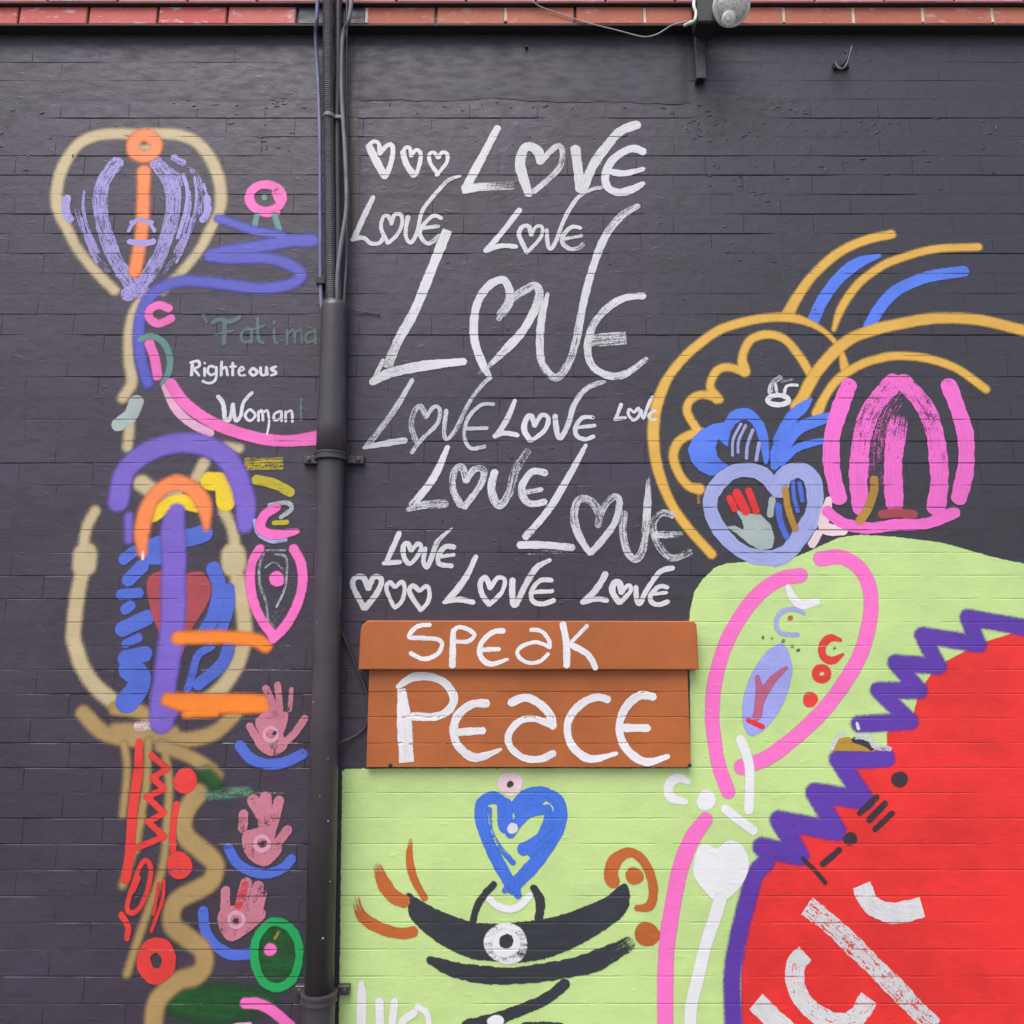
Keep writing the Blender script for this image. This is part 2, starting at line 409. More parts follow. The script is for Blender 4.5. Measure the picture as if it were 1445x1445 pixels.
# ------------------------------------------------------------------ red cornice courses
cor = empty('brick_cornice', (0, 0, ZTOP), 'red painted projecting brick courses along the top of the black wall', 'cornice')
cor['kind'] = 'thing'
zb, zt = ZTOP, P(722, 9, .045)[2]
H1 = zt - zb
xj = P(1106, 20, .045)[0]
def course(zb, H, d, xoff, chooser, LMO=.2525):
    k0 = math.floor((-XW-xoff)/LMO)
    for k in range(k0, k0+int(2*XW/LMO)+2):
        x0 = xoff+k*LMO; px = to_px(x0+LMO/2, zb+H/2, -d)[0]
        mt = chooser(px)
        v, f = brick_mesh(LMO-.009, H-.004, k*13+int(d*1000), .0012, .003)
        j = rnd.uniform(-.0015, .0015)
        v = [(a+x0+LMO/2, (b if b > .04 else b)-d+j if b < .04 else .06, c+zb+H/2) for a, b, c in v]
        link('brick', mesh('cornice_brick', v, f), mt, cor)
        if 510 < px < 1500 and d < .05 and rnd.random() < .85:
            MB().box(x0-.0055, x0+.0055, -d+.001, .03, zb+.006+rnd.random()*.01, zb+H-.004, .001).build('mortar_joint', M_DABS, cor)
course(zb, H1, .045, xj, lambda px: M_REDL if px < 425 else (M_BLACK if px < 488 else M_RED))
z2 = P(722, 3.2, .062)[2]
course(z2, .073, .062, xj+.11, lambda px: M_PINKB)
course(z2+.075, .073, .062, xj, lambda px: M_PINKB)
course(z2+.15, .073, .062, xj+.11, lambda px: M_PINKB)
MB().box(-XW, XW, -.0445, .06, zb-.004, zb+.0015, .001).box(-XW, XW, -.061, .06, z2-.003, z2+.0015, .001).build('shaded_soffit', M_BOX, cor)  # black-painted undersides; the shadow under both courses is put into their colour
MB().box(-XW, XW, -.036, .06, zb+.004, zb+H1-.002).box(-XW, XW, -.03, .06, zb+H1, z2+.2).build('mortar', M_MORTAR, cor)

# ------------------------------------------------------------------ orange ledge with SPEAK PEACE
DS, DP = .044, .022
sg = empty('ledge_block', (P(747, 1083, 0)[0], 0, P(747, 1083, 0)[2]), 'orange painted brick block with capping slab, lettered SPEAK PEACE', 'wall block')
a = P(509, 875.5, DS); b = P(985, 945, DS)
m_ = MB(); x0, x1, z0, z1 = a[0], b[0], b[2], a[2]
outl = [(x0-.003, z0), (x1+.003, z0), (x1+.001, z1-.012), (x1-.008, z1-.002), (x0+.022, z1), (x0+.004, z1-.016), (x0, z1-.03)]
mid = len(outl); c = .003; cx, cz = (x0+x1)/2, (z0+z1)/2
for yy, ins in ((.04, 0), (-DS+c, 0), (-DS, c)):
    for x, z in outl: m_.v.append((x-math.copysign(ins, x-cx), yy, z-math.copysign(ins, z-cz)))
for r in range(2):
    for i in range(mid): j = (i+1) % mid; m_.f.append((r*mid+i, r*mid+j, (r+1)*mid+j, (r+1)*mid+i))
m_.f.append(tuple(2*mid+i for i in range(mid)))
m_.build('capping_slab', M_SIGN, sg)
a = P(521, 945, DP); b = P(975, 1083, DP); zs = [a[2]+.004] + [P(700, y, DP)[2] for y in (976, 1011.5, 1049)] + [b[2]]
panel_j = zs[1:-1]
for r in range(4):
    nb = 5; xo = 0 if r % 2 else .5; edges = sorted(set([a[0]] + [a[0]+(i+xo)*.246 for i in range(0, 5) if a[0]+.03 < a[0]+(i+xo)*.246 < b[0]-.03] + [b[0]]))
    for i in range(len(edges)-1):
        L = edges[i+1]-edges[i]; H = zs[r]-zs[r+1]
        v, f = brick_mesh(L+.0002, H-.0018, r*10+i+300, .0007, .0010, 5, .0003)
        jj = rnd.uniform(-.0002, .0002)
        v = [(p[0]+(edges[i]+edges[i+1])/2, p[1]-DP+jj if p[1] < .04 else .045, p[2]+(zs[r]+zs[r+1])/2) for p in v]
        link('brick', mesh('panel_brick', v, f), M_SIGN, sg)
MB().box(a[0]+.004, b[0]-.004, -DP+.0025, .04, b[2]+.003, a[2]).build('mortar', M_SIGN, sg)
for px in (551, 973):
    q = P(px, 1080, DP); MB().lathe((q[0], -DP-.001, q[2]), (0, -1, 0), [(-.004, .006), (.003, .006), (.005, .004)], 8).build('fixing', M_BOX, sg)

# ------------------------------------------------------------------ painting
REG = {'px': (0, 0, 1)}
for nme, (x, y) in dict(A0=(180,0),A1=(180,300),A2=(180,600),A3=(180,900),A4=(180,1145),B0=(440,0),C0=(700,0),D0=(965,0),B1=(440,260),C1=(700,260),D1=(965,300),B2=(440,520),C2=(700,520),D2=(965,560),B3=(440,780),C3=(700,780),D3=(965,740),D4=(965,940),D5=(965,1145),C4=(700,1080),B4=(440,1080)).items():
    REG[nme] = (x, y, 300/1445)
for nme, (x, y) in dict(E5=(440,1245),F5=(640,1245),G5=(820,1245)).items(): REG[nme] = (x, y, 200/1445)
DIP = [0.0, 0.0]      # joint depth that fills and strokes follow
def surf(base, i=0):
    if base == 'wall': return 0.0, (lambda x, z: wall_y(x, z, DIP[i]))
    if base == 'slab': return DS, lambda x, z: np.full(len(x), -DS)
    def py(x, z):
        y = np.full(len(x), -DP-.0004)
        for zj in panel_j: y = np.where(np.abs(z-zj) < .0016, -DP+.0012, y)
        return y
    return DP, py
class Patch:
    def __init__(s): s.v = []; s.f = []; s.uv = []; s.e = []; s.c = []; s.mi = []; s.mats = []; s.n = 0
    def add(s, v, f, uv, e, c, mat):
        if mat not in s.mats: s.mats.append(mat)
        s.v.append(v); s.uv.append(uv); s.e.append(e); s.c.append(c)
        s.f += [tuple(i+s.n for i in q) for q in f]; s.mi += [s.mats.index(mat)]*len(f); s.n += len(v)
    def build(s, name, parent, label):
        me = bpy.data.meshes.new(name); V = np.vstack(s.v); me.from_pydata(V.tolist(), [], s.f); me.update()
        uvl = me.uv_layers.new(name='UVMap'); UV = np.vstack(s.uv); li = np.zeros(len(me.loops), np.int32); me.loops.foreach_get('vertex_index', li)
        uvl.data.foreach_set('uv', UV[li].astype(np.float32).ravel())
        for nm, arr in (('edge', s.e), ('cov', s.c)):
            at = me.attributes.new(nm, 'FLOAT', 'POINT'); at.data.foreach_set('value', np.concatenate(arr).astype(np.float32))
        for m in s.mats: me.materials.append(PM[m])
        me.polygons.foreach_set('material_index', s.mi); me.update()
        o = bpy.data.objects.new(name, me); COL.objects.link(o)
        o.parent = parent
        if parent:
            off = Vector((0, 0, 0)); m = parent
            while m: off += m.location; m = m.parent
            o.location = -off
        if label: o['label'] = label
        return o
def ribbon(patch, pts, wid, cov, mat, base, lift, closed=False, smooth=True, cap='round'):
    """pts: (n,3) metres x, z, width"""
    if not closed and len(pts) >= 2 and cap == 'round':
        pts = pts.copy()
        for a, b in ((0, 1), (-1, -2)):
            dd = pts[a, :2]-pts[b, :2]; l = np.hypot(*dd)
            pts[a, :2] += dd/max(l, 1e-6)*min(pts[a, 2]*.32, l*.5)
    q, s = spline(pts, .0045, closed, smooth)
    n = len(q); T = np.gradient(q[:, :2], axis=0)
    if closed: T[0] = T[-1] = q[1, :2]-q[-2, :2]
    # smooth normals so tight turns keep their width
    for _ in range(2 if smooth else 0):
        T2 = T.copy(); T2[1:-1] = (T[:-2]+2*T[1:-1]+T[2:])/4; T = T2
    T /= np.maximum(np.hypot(T[:, 0], T[:, 1]), 1e-9)[:, None]; Nn = np.stack([-T[:, 1], T[:, 0]], 1)
    hw = q[:, 2]/2 + min(SOFT[mat], .02)*.55
    ph = rnd.random()*6
    am = .35 if SOFT[mat] > .004 else 1.0
    hw = hw*(1+am*(.04*np.sin(s*38+ph)+.03*np.sin(s*131+2*ph)))
    if not closed and cap == 'round':
        for dist in (s, s[-1]-s):
            r = np.maximum(hw*.85, .001); t = np.clip(dist/r, 0, 1); hw = hw*np.sqrt(np.clip(1-(1-t)**2, .03, 1))
    m = int(max(4, min(12, math.ceil(q[:, 2].max()/.006))))
    m += m % 2
    tv = np.linspace(-1, 1, m+1)
    X = q[:, None, 0] + Nn[:, None, 0]*tv[None]*hw[:, None]; Z = q[:, None, 1] + Nn[:, None, 1]*tv[None]*hw[:, None]
    e = (1-np.abs(tv))[None]*hw[:, None]
    y = surf(base, 1)[1](X.ravel(), Z.ravel()) - .0003 - lift - np.repeat(s, m+1)*.00004
    v = np.stack([X.ravel(), y, Z.ravel()], 1)
    u0 = rnd.random()*50
    uv = np.stack([np.repeat(s+u0, m+1), (tv[None]*hw[:, None]).ravel()+u0*.37], 1)
    if len(cov) > 1: cc = np.interp(s/s[-1], np.linspace(0, 1, len(cov)), cov)
    else: cc = np.full(n, cov[0])
    f = [(i*(m+1)+j, i*(m+1)+j+1, (i+1)*(m+1)+j+1, (i+1)*(m+1)+j) for i in range(n-1) for j in range(m)]
    patch.add(v, f, uv, e.ravel(), np.repeat(cc, m+1), mat)
def fill(patch, poly, cov, mat, base, lift, step=None):
    """poly: (n,2) metres"""
    lo, hi = poly.min(0), poly.max(0); ext = (hi-lo).max()
    step = step or min(.009, max(.0028, ext/45)); pad = .006 + SOFT[mat]
    xs = np.arange(lo[0]-pad, hi[0]+pad+step, step)
    zs = []
    if base == 'wall':
        k = math.floor((lo[1]-pad-ZJ)/CO)
        ni = max(3, int(round((CO-.006)/step)))
        while ZJ+k*CO < hi[1]+pad:
            z0 = ZJ+k*CO; zs += [z0-.0026, z0-.0014, z0+.0014, z0+.0026] + list(np.linspace(z0+.0026, z0+CO-.0026, ni+1)[1:-1]); k += 1
        zs = np.array([z for z in zs if lo[1]-pad-step < z < hi[1]+pad+step])
    else: zs = np.arange(lo[1]-pad, hi[1]+pad+step, step)
    X, Z = np.meshgrid(xs, zs); pt = np.stack([X.ravel(), Z.ravel()], 1)
    d = np.full(len(pt), 9.0); n = len(poly)
    for i in range(n):
        a, b = poly[i], poly[(i+1) % n]; ab = b-a; L = (ab**2).sum()
        if L < 1e-12: continue
        t = np.clip(((pt-a)@ab)/L, 0, 1); d = np.minimum(d, np.hypot(*(pt-a-t[:, None]*ab).T))
    sgn = np.where(inside(pt, poly), 1, -1); e = d*sgn + SOFT[mat]*.5
    y = surf(base)[1](pt[:, 0], pt[:, 1]) - .0003 - lift
    nx, nz = len(xs), len(zs); idx = np.arange(nx*nz).reshape(nz, nx)
    q = np.stack([idx[:-1, :-1], idx[:-1, 1:], idx[1:, 1:], idx[1:, :-1]], -1).reshape(-1, 4)
    q = q[e[q].max(1) > -.001]
    used = np.unique(q); mp = np.full(nx*nz, -1); mp[used] = np.arange(len(used)); q = mp[q]
    u0 = rnd.random()*50
    patch.add(np.stack([pt[used, 0], y[used], pt[used, 1]], 1), [tuple(r) for r in q.tolist()], pt[used]*[1, .25]+u0, e[used], np.full(len(used), cov[0]), mat)
def union(patch, strokes, mat, base, lift):
    """strokes: list of (pts(n,3) metres x z width, cov, closed, smooth): one flat film for strokes of one colour"""
    S = []
    for pts, cov, closed, smooth in strokes:
        q, s = spline(pts, .004, closed, smooth)
        cc = np.interp(s/s[-1], np.linspace(0, 1, len(cov)), cov) if len(cov) > 1 else np.full(len(q), cov[0])
        ph = rnd.random()*6; hw = (q[:, 2]/2)*(1+.015*np.sin(s*38+ph)+.012*np.sin(s*90+2*ph)) + min(SOFT[mat], .02)*.5
        # pull the ends in by the round cap so the drawn length holds
        S.append(np.column_stack([q[:, :2], hw, cc]))
    step = .0042; pad = .006
    lo = np.min([(a[:, :2]-a[:, 2:3]).min(0) for a in S], 0)-pad; hi = np.max([(a[:, :2]+a[:, 2:3]).max(0) for a in S], 0)+pad
    xs = np.arange(lo[0], hi[0]+step, step); zs = np.arange(lo[1], hi[1]+step, step)
    E = np.full((len(zs), len(xs)), -1.0); CV = np.full(E.shape, strokes[0][1][0])
    for a in S:
        for k in range(0, len(a), 24):
            b = a[k:k+25]; m = b[:, 2].max()+pad
            i0, i1 = np.searchsorted(xs, [b[:, 0].min()-m, b[:, 0].max()+m]); j0, j1 = np.searchsorted(zs, [b[:, 1].min()-m, b[:, 1].max()+m])
            X, Z = np.meshgrid(xs[i0:i1], zs[j0:j1])
            d = b[None, None, :, 2] - np.hypot(X[..., None]-b[:, 0], Z[..., None]-b[:, 1])
            am = d.argmax(-1); e = np.take_along_axis(d, am[..., None], -1)[..., 0]
            sub = E[j0:j1, i0:i1]; up = e > sub; sub[up] = e[up]; CV[j0:j1, i0:i1][up] = b[am, 3][up]
    nx = len(xs); idx = np.arange(E.size).reshape(E.shape); e = E.ravel(); X, Z = np.meshgrid(xs, zs); pt = np.stack([X.ravel(), Z.ravel()], 1)
    q = np.stack([idx[:-1, :-1], idx[:-1, 1:], idx[1:, 1:], idx[1:, :-1]], -1).reshape(-1, 4); q = q[e[q].max(1) > -.0005]
    used = np.unique(q); mp = np.full(E.size, -1); mp[used] = np.arange(len(used)); q = mp[q]
    y = surf(base)[1](pt[used, 0], pt[used, 1]) - .0003 - lift; u0 = rnd.random()*50
    patch.add(np.stack([pt[used, 0], y, pt[used, 1]], 1), [tuple(r) for r in q.tolist()], pt[used]*[1, .25]+u0, np.maximum(e[used], -.01), CV.ravel()[used], mat)
LAYER = {}
COUNT = {'part': 0}
def motif(name, label, spec, base='wall', parent=None, zone='wall'):
    """spec lines:  kind material region width cov [flags] : x,y[,w] x,y ...
       kinds  s smooth stroke, p straight stroke, l closed loop, d dot(s) x,y,r, r ring x,y,rx,ry, f smooth fill, g straight fill"""
    d0 = surf(base)[0]; parent = parent or wall
    lay = LAYER.get(zone, 0); LAYER[zone] = lay+1
    lift = lay*.00005; main = Patch(); subs = {}; cnt = 0; pend = {}
    for line in spec.strip().splitlines():
        line = line.strip()
        if not line: continue
        head, body = line.split(':'); h = head.split(); kind, mat, reg, wd, cov = h[:5]
        flags = h[5:]; wd = float(wd); cov = tuple(.43+(float(c)-.43)*(.62 if mat in ('white', 'grey') and reg[0] != 'A' else 1) for c in cov.split('>'))
        sub = next((x[4:] for x in flags if x.startswith('sub=')), None)
        mir = next((float(x[1:]) for x in flags if x[0] == 'm' and x[1:].replace('.', '').isdigit()), None)
        x0, y0, k = REG[reg]
        pts = [tuple(map(float, t.split(','))) for t in body.split()]
        tgt = main if not sub else subs.setdefault(sub, Patch())
        versions = [pts]
        if mir is not None: 
            mz_ = (mir-x0)/k; versions.append([(2*mz_-p[0],)+tuple(p[1:]) for p in pts])
        for vp in versions:
            cnt += 1; lf = lift + cnt*.000012
            wp = [(x0+p[0]*k, y0+p[1]*k) for p in vp]
            if kind in 'spl':
                m = PN(wp, d0); ww = [((p[2] if len(p) > 2 else wd)*k)*mpp(*q, d0) for p, q in zip(vp, wp)]
                if not STRK[mat]:
                    pend.setdefault((sub, mat), [cnt, tgt, []])[2].append((np.column_stack([m, ww]), cov, kind == 'l', kind != 'p')); continue
                ribbon(tgt, np.column_stack([m, ww]), wd, cov, mat, base, lf, kind == 'l', kind != 'p', 'flat' if 'flat' in flags else 'round')
            elif kind == 'd':
                for p, q in zip(vp, wp):
                    rx = p[2]*k; ry = (p[3] if len(p) > 3 else p[2])*k; a = np.linspace(0, 2*np.pi, 28, endpoint=False); ph = rnd.random()*6
                    rr = 1+.04*np.sin(2*a+ph)+.03*np.sin(3*a+2*ph)
                    fill(tgt, PN(np.stack([q[0]+rx*rr*np.cos(a), q[1]+ry*rr*np.sin(a)], 1), d0), cov, mat, base, lf)
            elif kind == 'r':
                for p, q in zip(vp, wp):
                    rx = p[2]*k; ry = (p[3] if len(p) > 3 else p[2])*k; a = np.linspace(0, 2*np.pi, 14, endpoint=False)
                    m = PN(np.stack([q[0]+rx*np.cos(a), q[1]+ry*np.sin(a)], 1), d0)
                    ribbon(tgt, np.column_stack([m, np.full(len(m), wd*k*mpp(*q, d0))]), wd, cov, mat, base, lf, True)
            else:
                m = PN(wp, d0)
                if kind == 'f': m = spline(m, .008, True)[0][:-1]
                fill(tgt, np.asarray(m)[:, :2], cov, mat, base, lf)
    for (sb, mt), (c_, tg, st) in pend.items(): union(tg, st, mt, base, lift + c_*.000012)
    o = main.build(name, parent, label)
    for nm, pt in subs.items(): pt.build(nm, o, None)
    return o
# ------------------------------------------------------------------ lime painted area, red disc
LAYER['wall'] = 0
motif('painted_panel', 'flat lime green painted area around the orange block', 'g lime px 1 1.3 : ' + ' '.join('%g,%g' % p for p in GREEN))
motif('painted_disc', 'red painted disc with jagged violet rim', '''
g red px 1 1.3 : 1081,1218 1062.6,1270 1052,1321 1046,1373 1046,1415 1048,1560 1620,1560 1600,830 1500,880 1440,890 1380,909 1322,940 1297,975 1287,1015 1265,1020 1251.5,1033 1251.5,1073 1193,1085 1220,1127 1162,1127 1183,1166 1110,1164 1131,1189 
s violet D5 115 1.2 sub=rim_stroke : 560,340 480,440 420,650 370,850 330,1100 330,1300 345,1600
p violet D4 128 1.2 sub=rim_stroke : 530,1230 790,1290 650,1050 1040,1120 890,860 1230,910 1050,635 1370,622
p violet D4 112 1.2 sub=rim_stroke : 1190,395 1540,375 1320,165 1600,165 1440,-20 1730,0 1620,-210 2000,-150 1930,-330 2450,-240
''')
motif('painted_lashes', 'three black painted lashes on the red disc', '''
s inksoft D4 36 1 : 1310,890 1195,1000
s inksoft D4 42 1 : 1365,935 1260,1045
s inksoft D4 36 1 : 1415,1000 1300,1110
''')
motif('painted_dot', 'black painted dot below the three lashes', 'd inksoft D4 1 .95 : 1130,1175,46')
motif('painted_dot', 'black painted dot beside the violet rim', 'd inksoft D4 1 1.1 : 1465,770,55')
motif('painted_line', 'black painted slanting line under the dot', 's inksoft D4 40 1 : 1055,1250 945,1345')
motif('painted_line', 'black painted line touching the violet rim', 's inksoft D4 30 1 : 810,1310 890,1390 960,1470')
motif('painted_lettering', 'broad white brushed lettering on the red disc', '''
s dry D5 124 .6 flat : 825,965 760,1040 760,1180 820,1300 940,1400 1060,1440 1180,1390 1255,1265
s dry D5 130 .56 flat : 835,640 1000,770 1200,960 1445,1205 1700,1470
s dry D5 130 .66 flat : 1205,500 1260,620 1350,675 1445,690 1620,650
s dry D5 130 .66 flat : 490,1290 600,1400 760,1530
''')
motif('chipped_patch', 'chipped patch of bare tan wall with ragged white edges', '''
g gold D4 1 .85 : 1005,575 1060,490 1120,480 1180,520 1300,555 1300,580
s ink D4 40 .8 : 1150,500 1230,525 1280,560
s white D4 34 .62 : 1000,565 1040,480 1100,450 
s white D4 40 .6 : 1160,480 1260,480 1300,545 1400,560
s white D4 22 .9 : 1175,385 1187,430
''')
motif('painted_oval', 'large pink painted oval outline on the lime area', '''
s pink D3 98 1.1 : 790,345 650,375 500,480 370,650 270,850 205,1100 190,1330
s pink D3 96 1.1 : 190,1330 205,1450 235,1630 300,1815
s pink D3 100 1.1 : 930,235 1050,220 1150,260 1230,350 1268,480 1262,650 1200,880 1080,1090 950,1260 820,1390 700,1490 560,1590 390,1650
''')
motif('painted_leaf', 'lavender painted leaf with a red stem mark', '''
f leaf D3 1 1.2 : 650,810 690,830 722,900 735,1000 700,1150 640,1280 550,1390 460,1438 410,1380 395,1260 420,1120 480,980 560,870
s rosewood D3 58 .9 sub=stem_mark : 500,1040,30 515,1150 500,1300
s rosewood D3 52 .9 sub=stem_mark : 695,975,24 600,1060 530,1180 490,1310
s red D3 34 .9 sub=stem_mark : 438,1332 532,1375
''')
motif('painted_crescent', 'white painted crescent above the lavender ring', '''
s mist D3 60 1.1 : 708,430,45 740,500 800,548 900,525,50
''')
motif('painted_ring', 'thin lavender painted arc with a brown dot', '''
s peri D3 30 .95 : 820,605 740,575 660,600 625,670 660,740 780,750
d brown D3 1 1 : 722,637,18
d ink D3 1 .5 : 540,768,12 600,772,12 675,790,13 737,830,12 775,855,12
''')
motif('painted_crescent', 'red painted crescent beside the pink oval', 's redline D3 52 1.1 : 1062,785,26 990,772 940,830 950,900 1010,925 1078,885,22\nd ink D3 1 .55 : 1025,838,12')
motif('painted_ring', 'small red painted ring under the red crescent', 'r redline D3 48 1.1 : 936,1015,42,40')
motif('painted_dot', 'red painted dot beside the pink oval', 'd redline D3 1 1.1 : 858,1190,52')
motif('painted_strokes', 'white painted strokes and dot at the foot of the pink oval', '''
s mist D4 66 1.05 : 385,500 430,620 448,740 440,975
s mist D4 62 1.05 : 280,970 380,1050 470,1115
d mist D4 1 1.1 : 150,912,66,70
''')
motif('painted_crescent', 'white painted crescent beside the orange block', 's mist C4 66 1.1 : 1310,115,30 1240,85 1175,130 1185,215 1285,248,40')
motif('painted_heart', 'white painted heart tree on a long stem', '''
f mist D5 1 1.2 : 65,350 100,240 160,222 222,250 300,195 385,222 440,320 430,420 370,530 290,600 240,640 195,600 105,500 62,420
s mist D5 85 1.1 sub=stem : 245,600,90 200,750 150,900 90,1150 50,1320 38,1560
''')
motif('painted_line', 'long pink painted line below the pink oval', 's pink C4 108 1.1 : 1425,365,90 1330,500 1252,700 1200,950 1162,1200 1150,1440 1150,1800')
motif('painted_ring', 'white painted disc with black centre above the blue heart', 'd blush C4 1 1.1 : 95,125,85\nd ink C4 1 1.2 sub=centre_dot : 95,128,22')
motif('painted_heart', 'blue brushed painted heart on the lime area', '''
s heartblue B4 82 .8 : 1345,290,60 1250,220 1165,250 1150,360 1200,520 1290,700 1375,850
s heartblue C4 90 .82 : 105,300,60 200,215 310,190 415,240 437,340 400,470 300,620 200,735 120,815
s heartblue C4 85 .7 : 300,210 240,280 150,330
s heartblue C4 100 .78 : 60,250 60,330 70,430
s heartblue C4 70 .75 : 90,470 160,370 250,310 360,300
s heartblue C4 80 .62 : 370,330 340,430 290,510 170,575
s heartblue C4 55 .6 : 390,460 330,530 230,600
s heartblue B4 36 .55 : 1205,290 1215,440 1280,560 1375,665
s heartblue C4 50 .7 : 130,800 150,890
s heartblue C4 40 .6 : 50,850 130,840
d white C4 1 1.2 sub=centre_dot : 113,427,37
''')
motif('painted_curve', 'white painted curve under the blue heart', 's mist F5 72 1.0 : 370,170 450,240 570,272 680,235 775,135')
motif('painted_eye', 'black painted eye shape with speckled white pupil on lime', '''
f ink px 1 1.15 : 574,1258.5 590,1268 622.7,1285.5 664,1300 700,1303 741.5,1300 783,1293 824.5,1279 855.7,1265 881,1246 888.7,1267 878.5,1292 845,1317 804,1339.5 762,1354 720.7,1358 699.5,1356 664,1352 627,1335 598,1314.6 579,1294 575,1275
s ink px 20 .95>1>.95>.8>.5 : 604,1353,8 630,1364,18 655,1371,22 709,1377,22 764.6,1372,23 820,1362,26 848,1352,26 890,1330,18
s ink F5 100 .95>.8>.7>.9 : 1150,1020 950,1180,110 700,1290,105 500,1370,120 300,1440,150 120,1490,150
s ink F5 68 1.1 : 420,10 310,130 230,270 200,400
s ink F5 95 1.1 : 805,40,60 870,150 885,250 865,390,80
d mist F5 1 .57 sub=pupil : 535,622,228,205
d mist F5 1 1.1 sub=pupil : 535,622,150,140
d ink F5 1 1.2 sub=pupil : 537,600,74
d mist F5 1 1.2 : 430,1410,85,60
s ink F5 60 .9 : 700,1460 900,1450 1110,1465
''')
motif('painted_lashes', 'brown brushed lashes left of the black eye', '''
s brown B4 50 .5>.9>.95 : 672,500,26 664,640 700,780 770,905
s brown B4 88 .45>.85>.95 : 445,680,50 490,800 560,890 640,925
s brown B4 72 .4>.75>.62>.72 : 300,895,45 340,1020 480,1110 620,1140 700,1125
''')
motif('painted_ring', 'brown brushed ring and dots at the tip of the eye', '''
s brown C4 62 .9 : 800,800,95 780,730,95 815,640,85 900,590 980,625 1040,720 1068,850 1040,955 945,968,30
d brown C4 1 1.05 : 940,750,60 1025,1145,84
''')
motif('painted_lettering', 'soft white painted lettering at the foot of the lime area', '''
s mist E5 100 1 : 505,1030,60 510,1200 500,1600
s mist E5 92 .95 : 690,1220 705,1600
s mist E5 82 .95 : 845,1220 800,1600
s mist E5 64 .9 : 1080,1265 1180,1350 1195,1600
s mist E5 80 .95 : 890,1600 930,1420 1040,1330
''')
# ------------------------------------------------------------------ gold headed figure on the right
LAYER['wall'] = 4
motif('painted_arcs', 'gold painted arcs fanning above the circle', '''
s mustard D1 62 1.1 : 705,700,90 760,590,70 880,425 1050,275 1230,190 1410,148
s mustard D1 55 1.1 : 1018,795,30 1070,650 1180,490 1320,380 1445,320 1700,250 2000,235
''')
motif('painted_arcs', 'blue painted arcs between the gold arcs', '''
s blue D1 80 1.1 : 875,745 940,600 1050,450 1180,345 1325,295,30
s blue D1 80 1.1 : 1258,775 1330,650 1445,530 1650,440 1900,400
''')
motif('painted_circle', 'large gold painted circle beside the white lettering', '''
s mustard px 13 1.1 : 1192,519 1186,496,8 1173,477,7 1152,461,9 1123,450 1090,448 1052,454 1015,466 986,486 965,505 944,531 932,556,15 924,585,16 922,620,16 928,661,15 945,707 970,744 1004,782
''')
motif('painted_outline', 'gold painted cloud outline inside the circle', '''
s mustard D1 58 1.1 : 860,1100 780,970 680,860 560,830 450,870 398,980 410,1080,80
s mustard D1 56 1.1 : 420,1090 300,1052 220,1080 178,1180 225,1265,75
s mustard D1 56 1.1 : 240,1270 130,1238 50,1270 20,1345 60,1430 110,1500
s mustard C2 62 1.1 : 1400,435 1310,455 1235,505 1205,600 1245,720 1310,800 1380,820,75
s mustard D2 8 .9 : 95,640 100,720
''')
motif('painted_arcs', 'broad gold painted arcs over the pink stripes', '''
s mustard D1 78 1.1 : 2300,800 2000,730 1700,720 1445,762 1300,795 1150,850 1040,930 920,1060 850,1170 805,1260 760,1320
s mustard D1 58 1.1 : 905,1365,72 960,1250 1050,1130 1200,1035 1330,992 1445,975 1640,990 1850,1060 2050,1200
''')
motif('painted_eye', 'small white painted eye with lashes inside the circle', '''
r white D1 34 1.1 : 640,1275,72,32
s white D1 34 .62 : 585,1230 600,1160 660,1120
s white D1 20 .7 : 632,1240 622,1160
s white D1 22 .75 : 680,1240 700,1180 775,1175
s white D1 18 .5 : 660,1150 740,1130
''')
motif('painted_flower', 'blue painted tulip shape with striped centre', '''
g blue D2 1 1.2 : 25,360 60,280 110,230 200,185 270,175 310,110 350,85 400,75 450,82 490,110 545,180 575,280 580,400 572,445 555,465 540,440 525,350 510,300 490,230 455,175 405,150 350,185 320,230 305,290 300,345 260,315 235,285 215,345 225,400 260,440 310,465 250,500 215,530 180,540 100,500 50,440
s peri D2 18 .9 sub=stripe : 390,180 335,290 330,405
s peri D2 18 .9 sub=stripe : 422,190 372,300 368,385
s peri D2 22 .9 sub=stripe : 470,220 432,330 425,425
s peri D2 26 .9 sub=stripe : 512,310 490,435
''')
motif('painted_leaves', 'blue painted leaf fronds beside the tulip shape', '''
g blue D2 1 1.2 : 590,490 585,380 620,290 650,220 740,115 775,150 745,230 705,330 720,370 690,440 620,500
s blue D2 75 1.1 : 640,300 720,150 800,80 865,15,20
s blue D2 80 1.1 : 660,400 720,280 800,205 900,165 990,135,60
s blue D2 50 1.1 : 660,450 760,355 870,315 965,298,40
''')
motif('painted_heart', 'periwinkle painted heart outline holding a hand print', '''
s peri D2 100 1.2 : 640,650 545,535 420,497 300,530 200,640 180,760 240,900 350,1020 480,1085 610,1095
s peri D2 115 1.2 : 640,650 680,540 780,500 860,545 890,650 878,800 800,930 700,1060 600,1100
''')
motif('hand_print', 'grey hand print with red fingertips inside the heart', '''
g slate D2 1 .95 : 330,745 400,790 520,800 590,870 615,960 600,1030 520,1045 440,1000 360,930 285,885 340,875 410,905 395,840
s red D2 45 1 sub=finger : 310,690 345,765
s red D2 62 1 sub=finger : 360,655 420,775
s red D2 50 1 sub=finger : 440,640 490,775
s slate D2 45 .8 sub=finger : 600,700 585,800
''')
motif('painted_stripes', 'blue and gold painted stripes inside the periwinkle heart', '''
s leftblue D2 45 1 : 640,740 655,850 695,950
s gold D2 46 1 : 688,630 710,770 755,895
s leftblue D2 30 1 : 740,580 750,690 772,775
s leftblue D2 32 1 : 785,590 805,705
''')
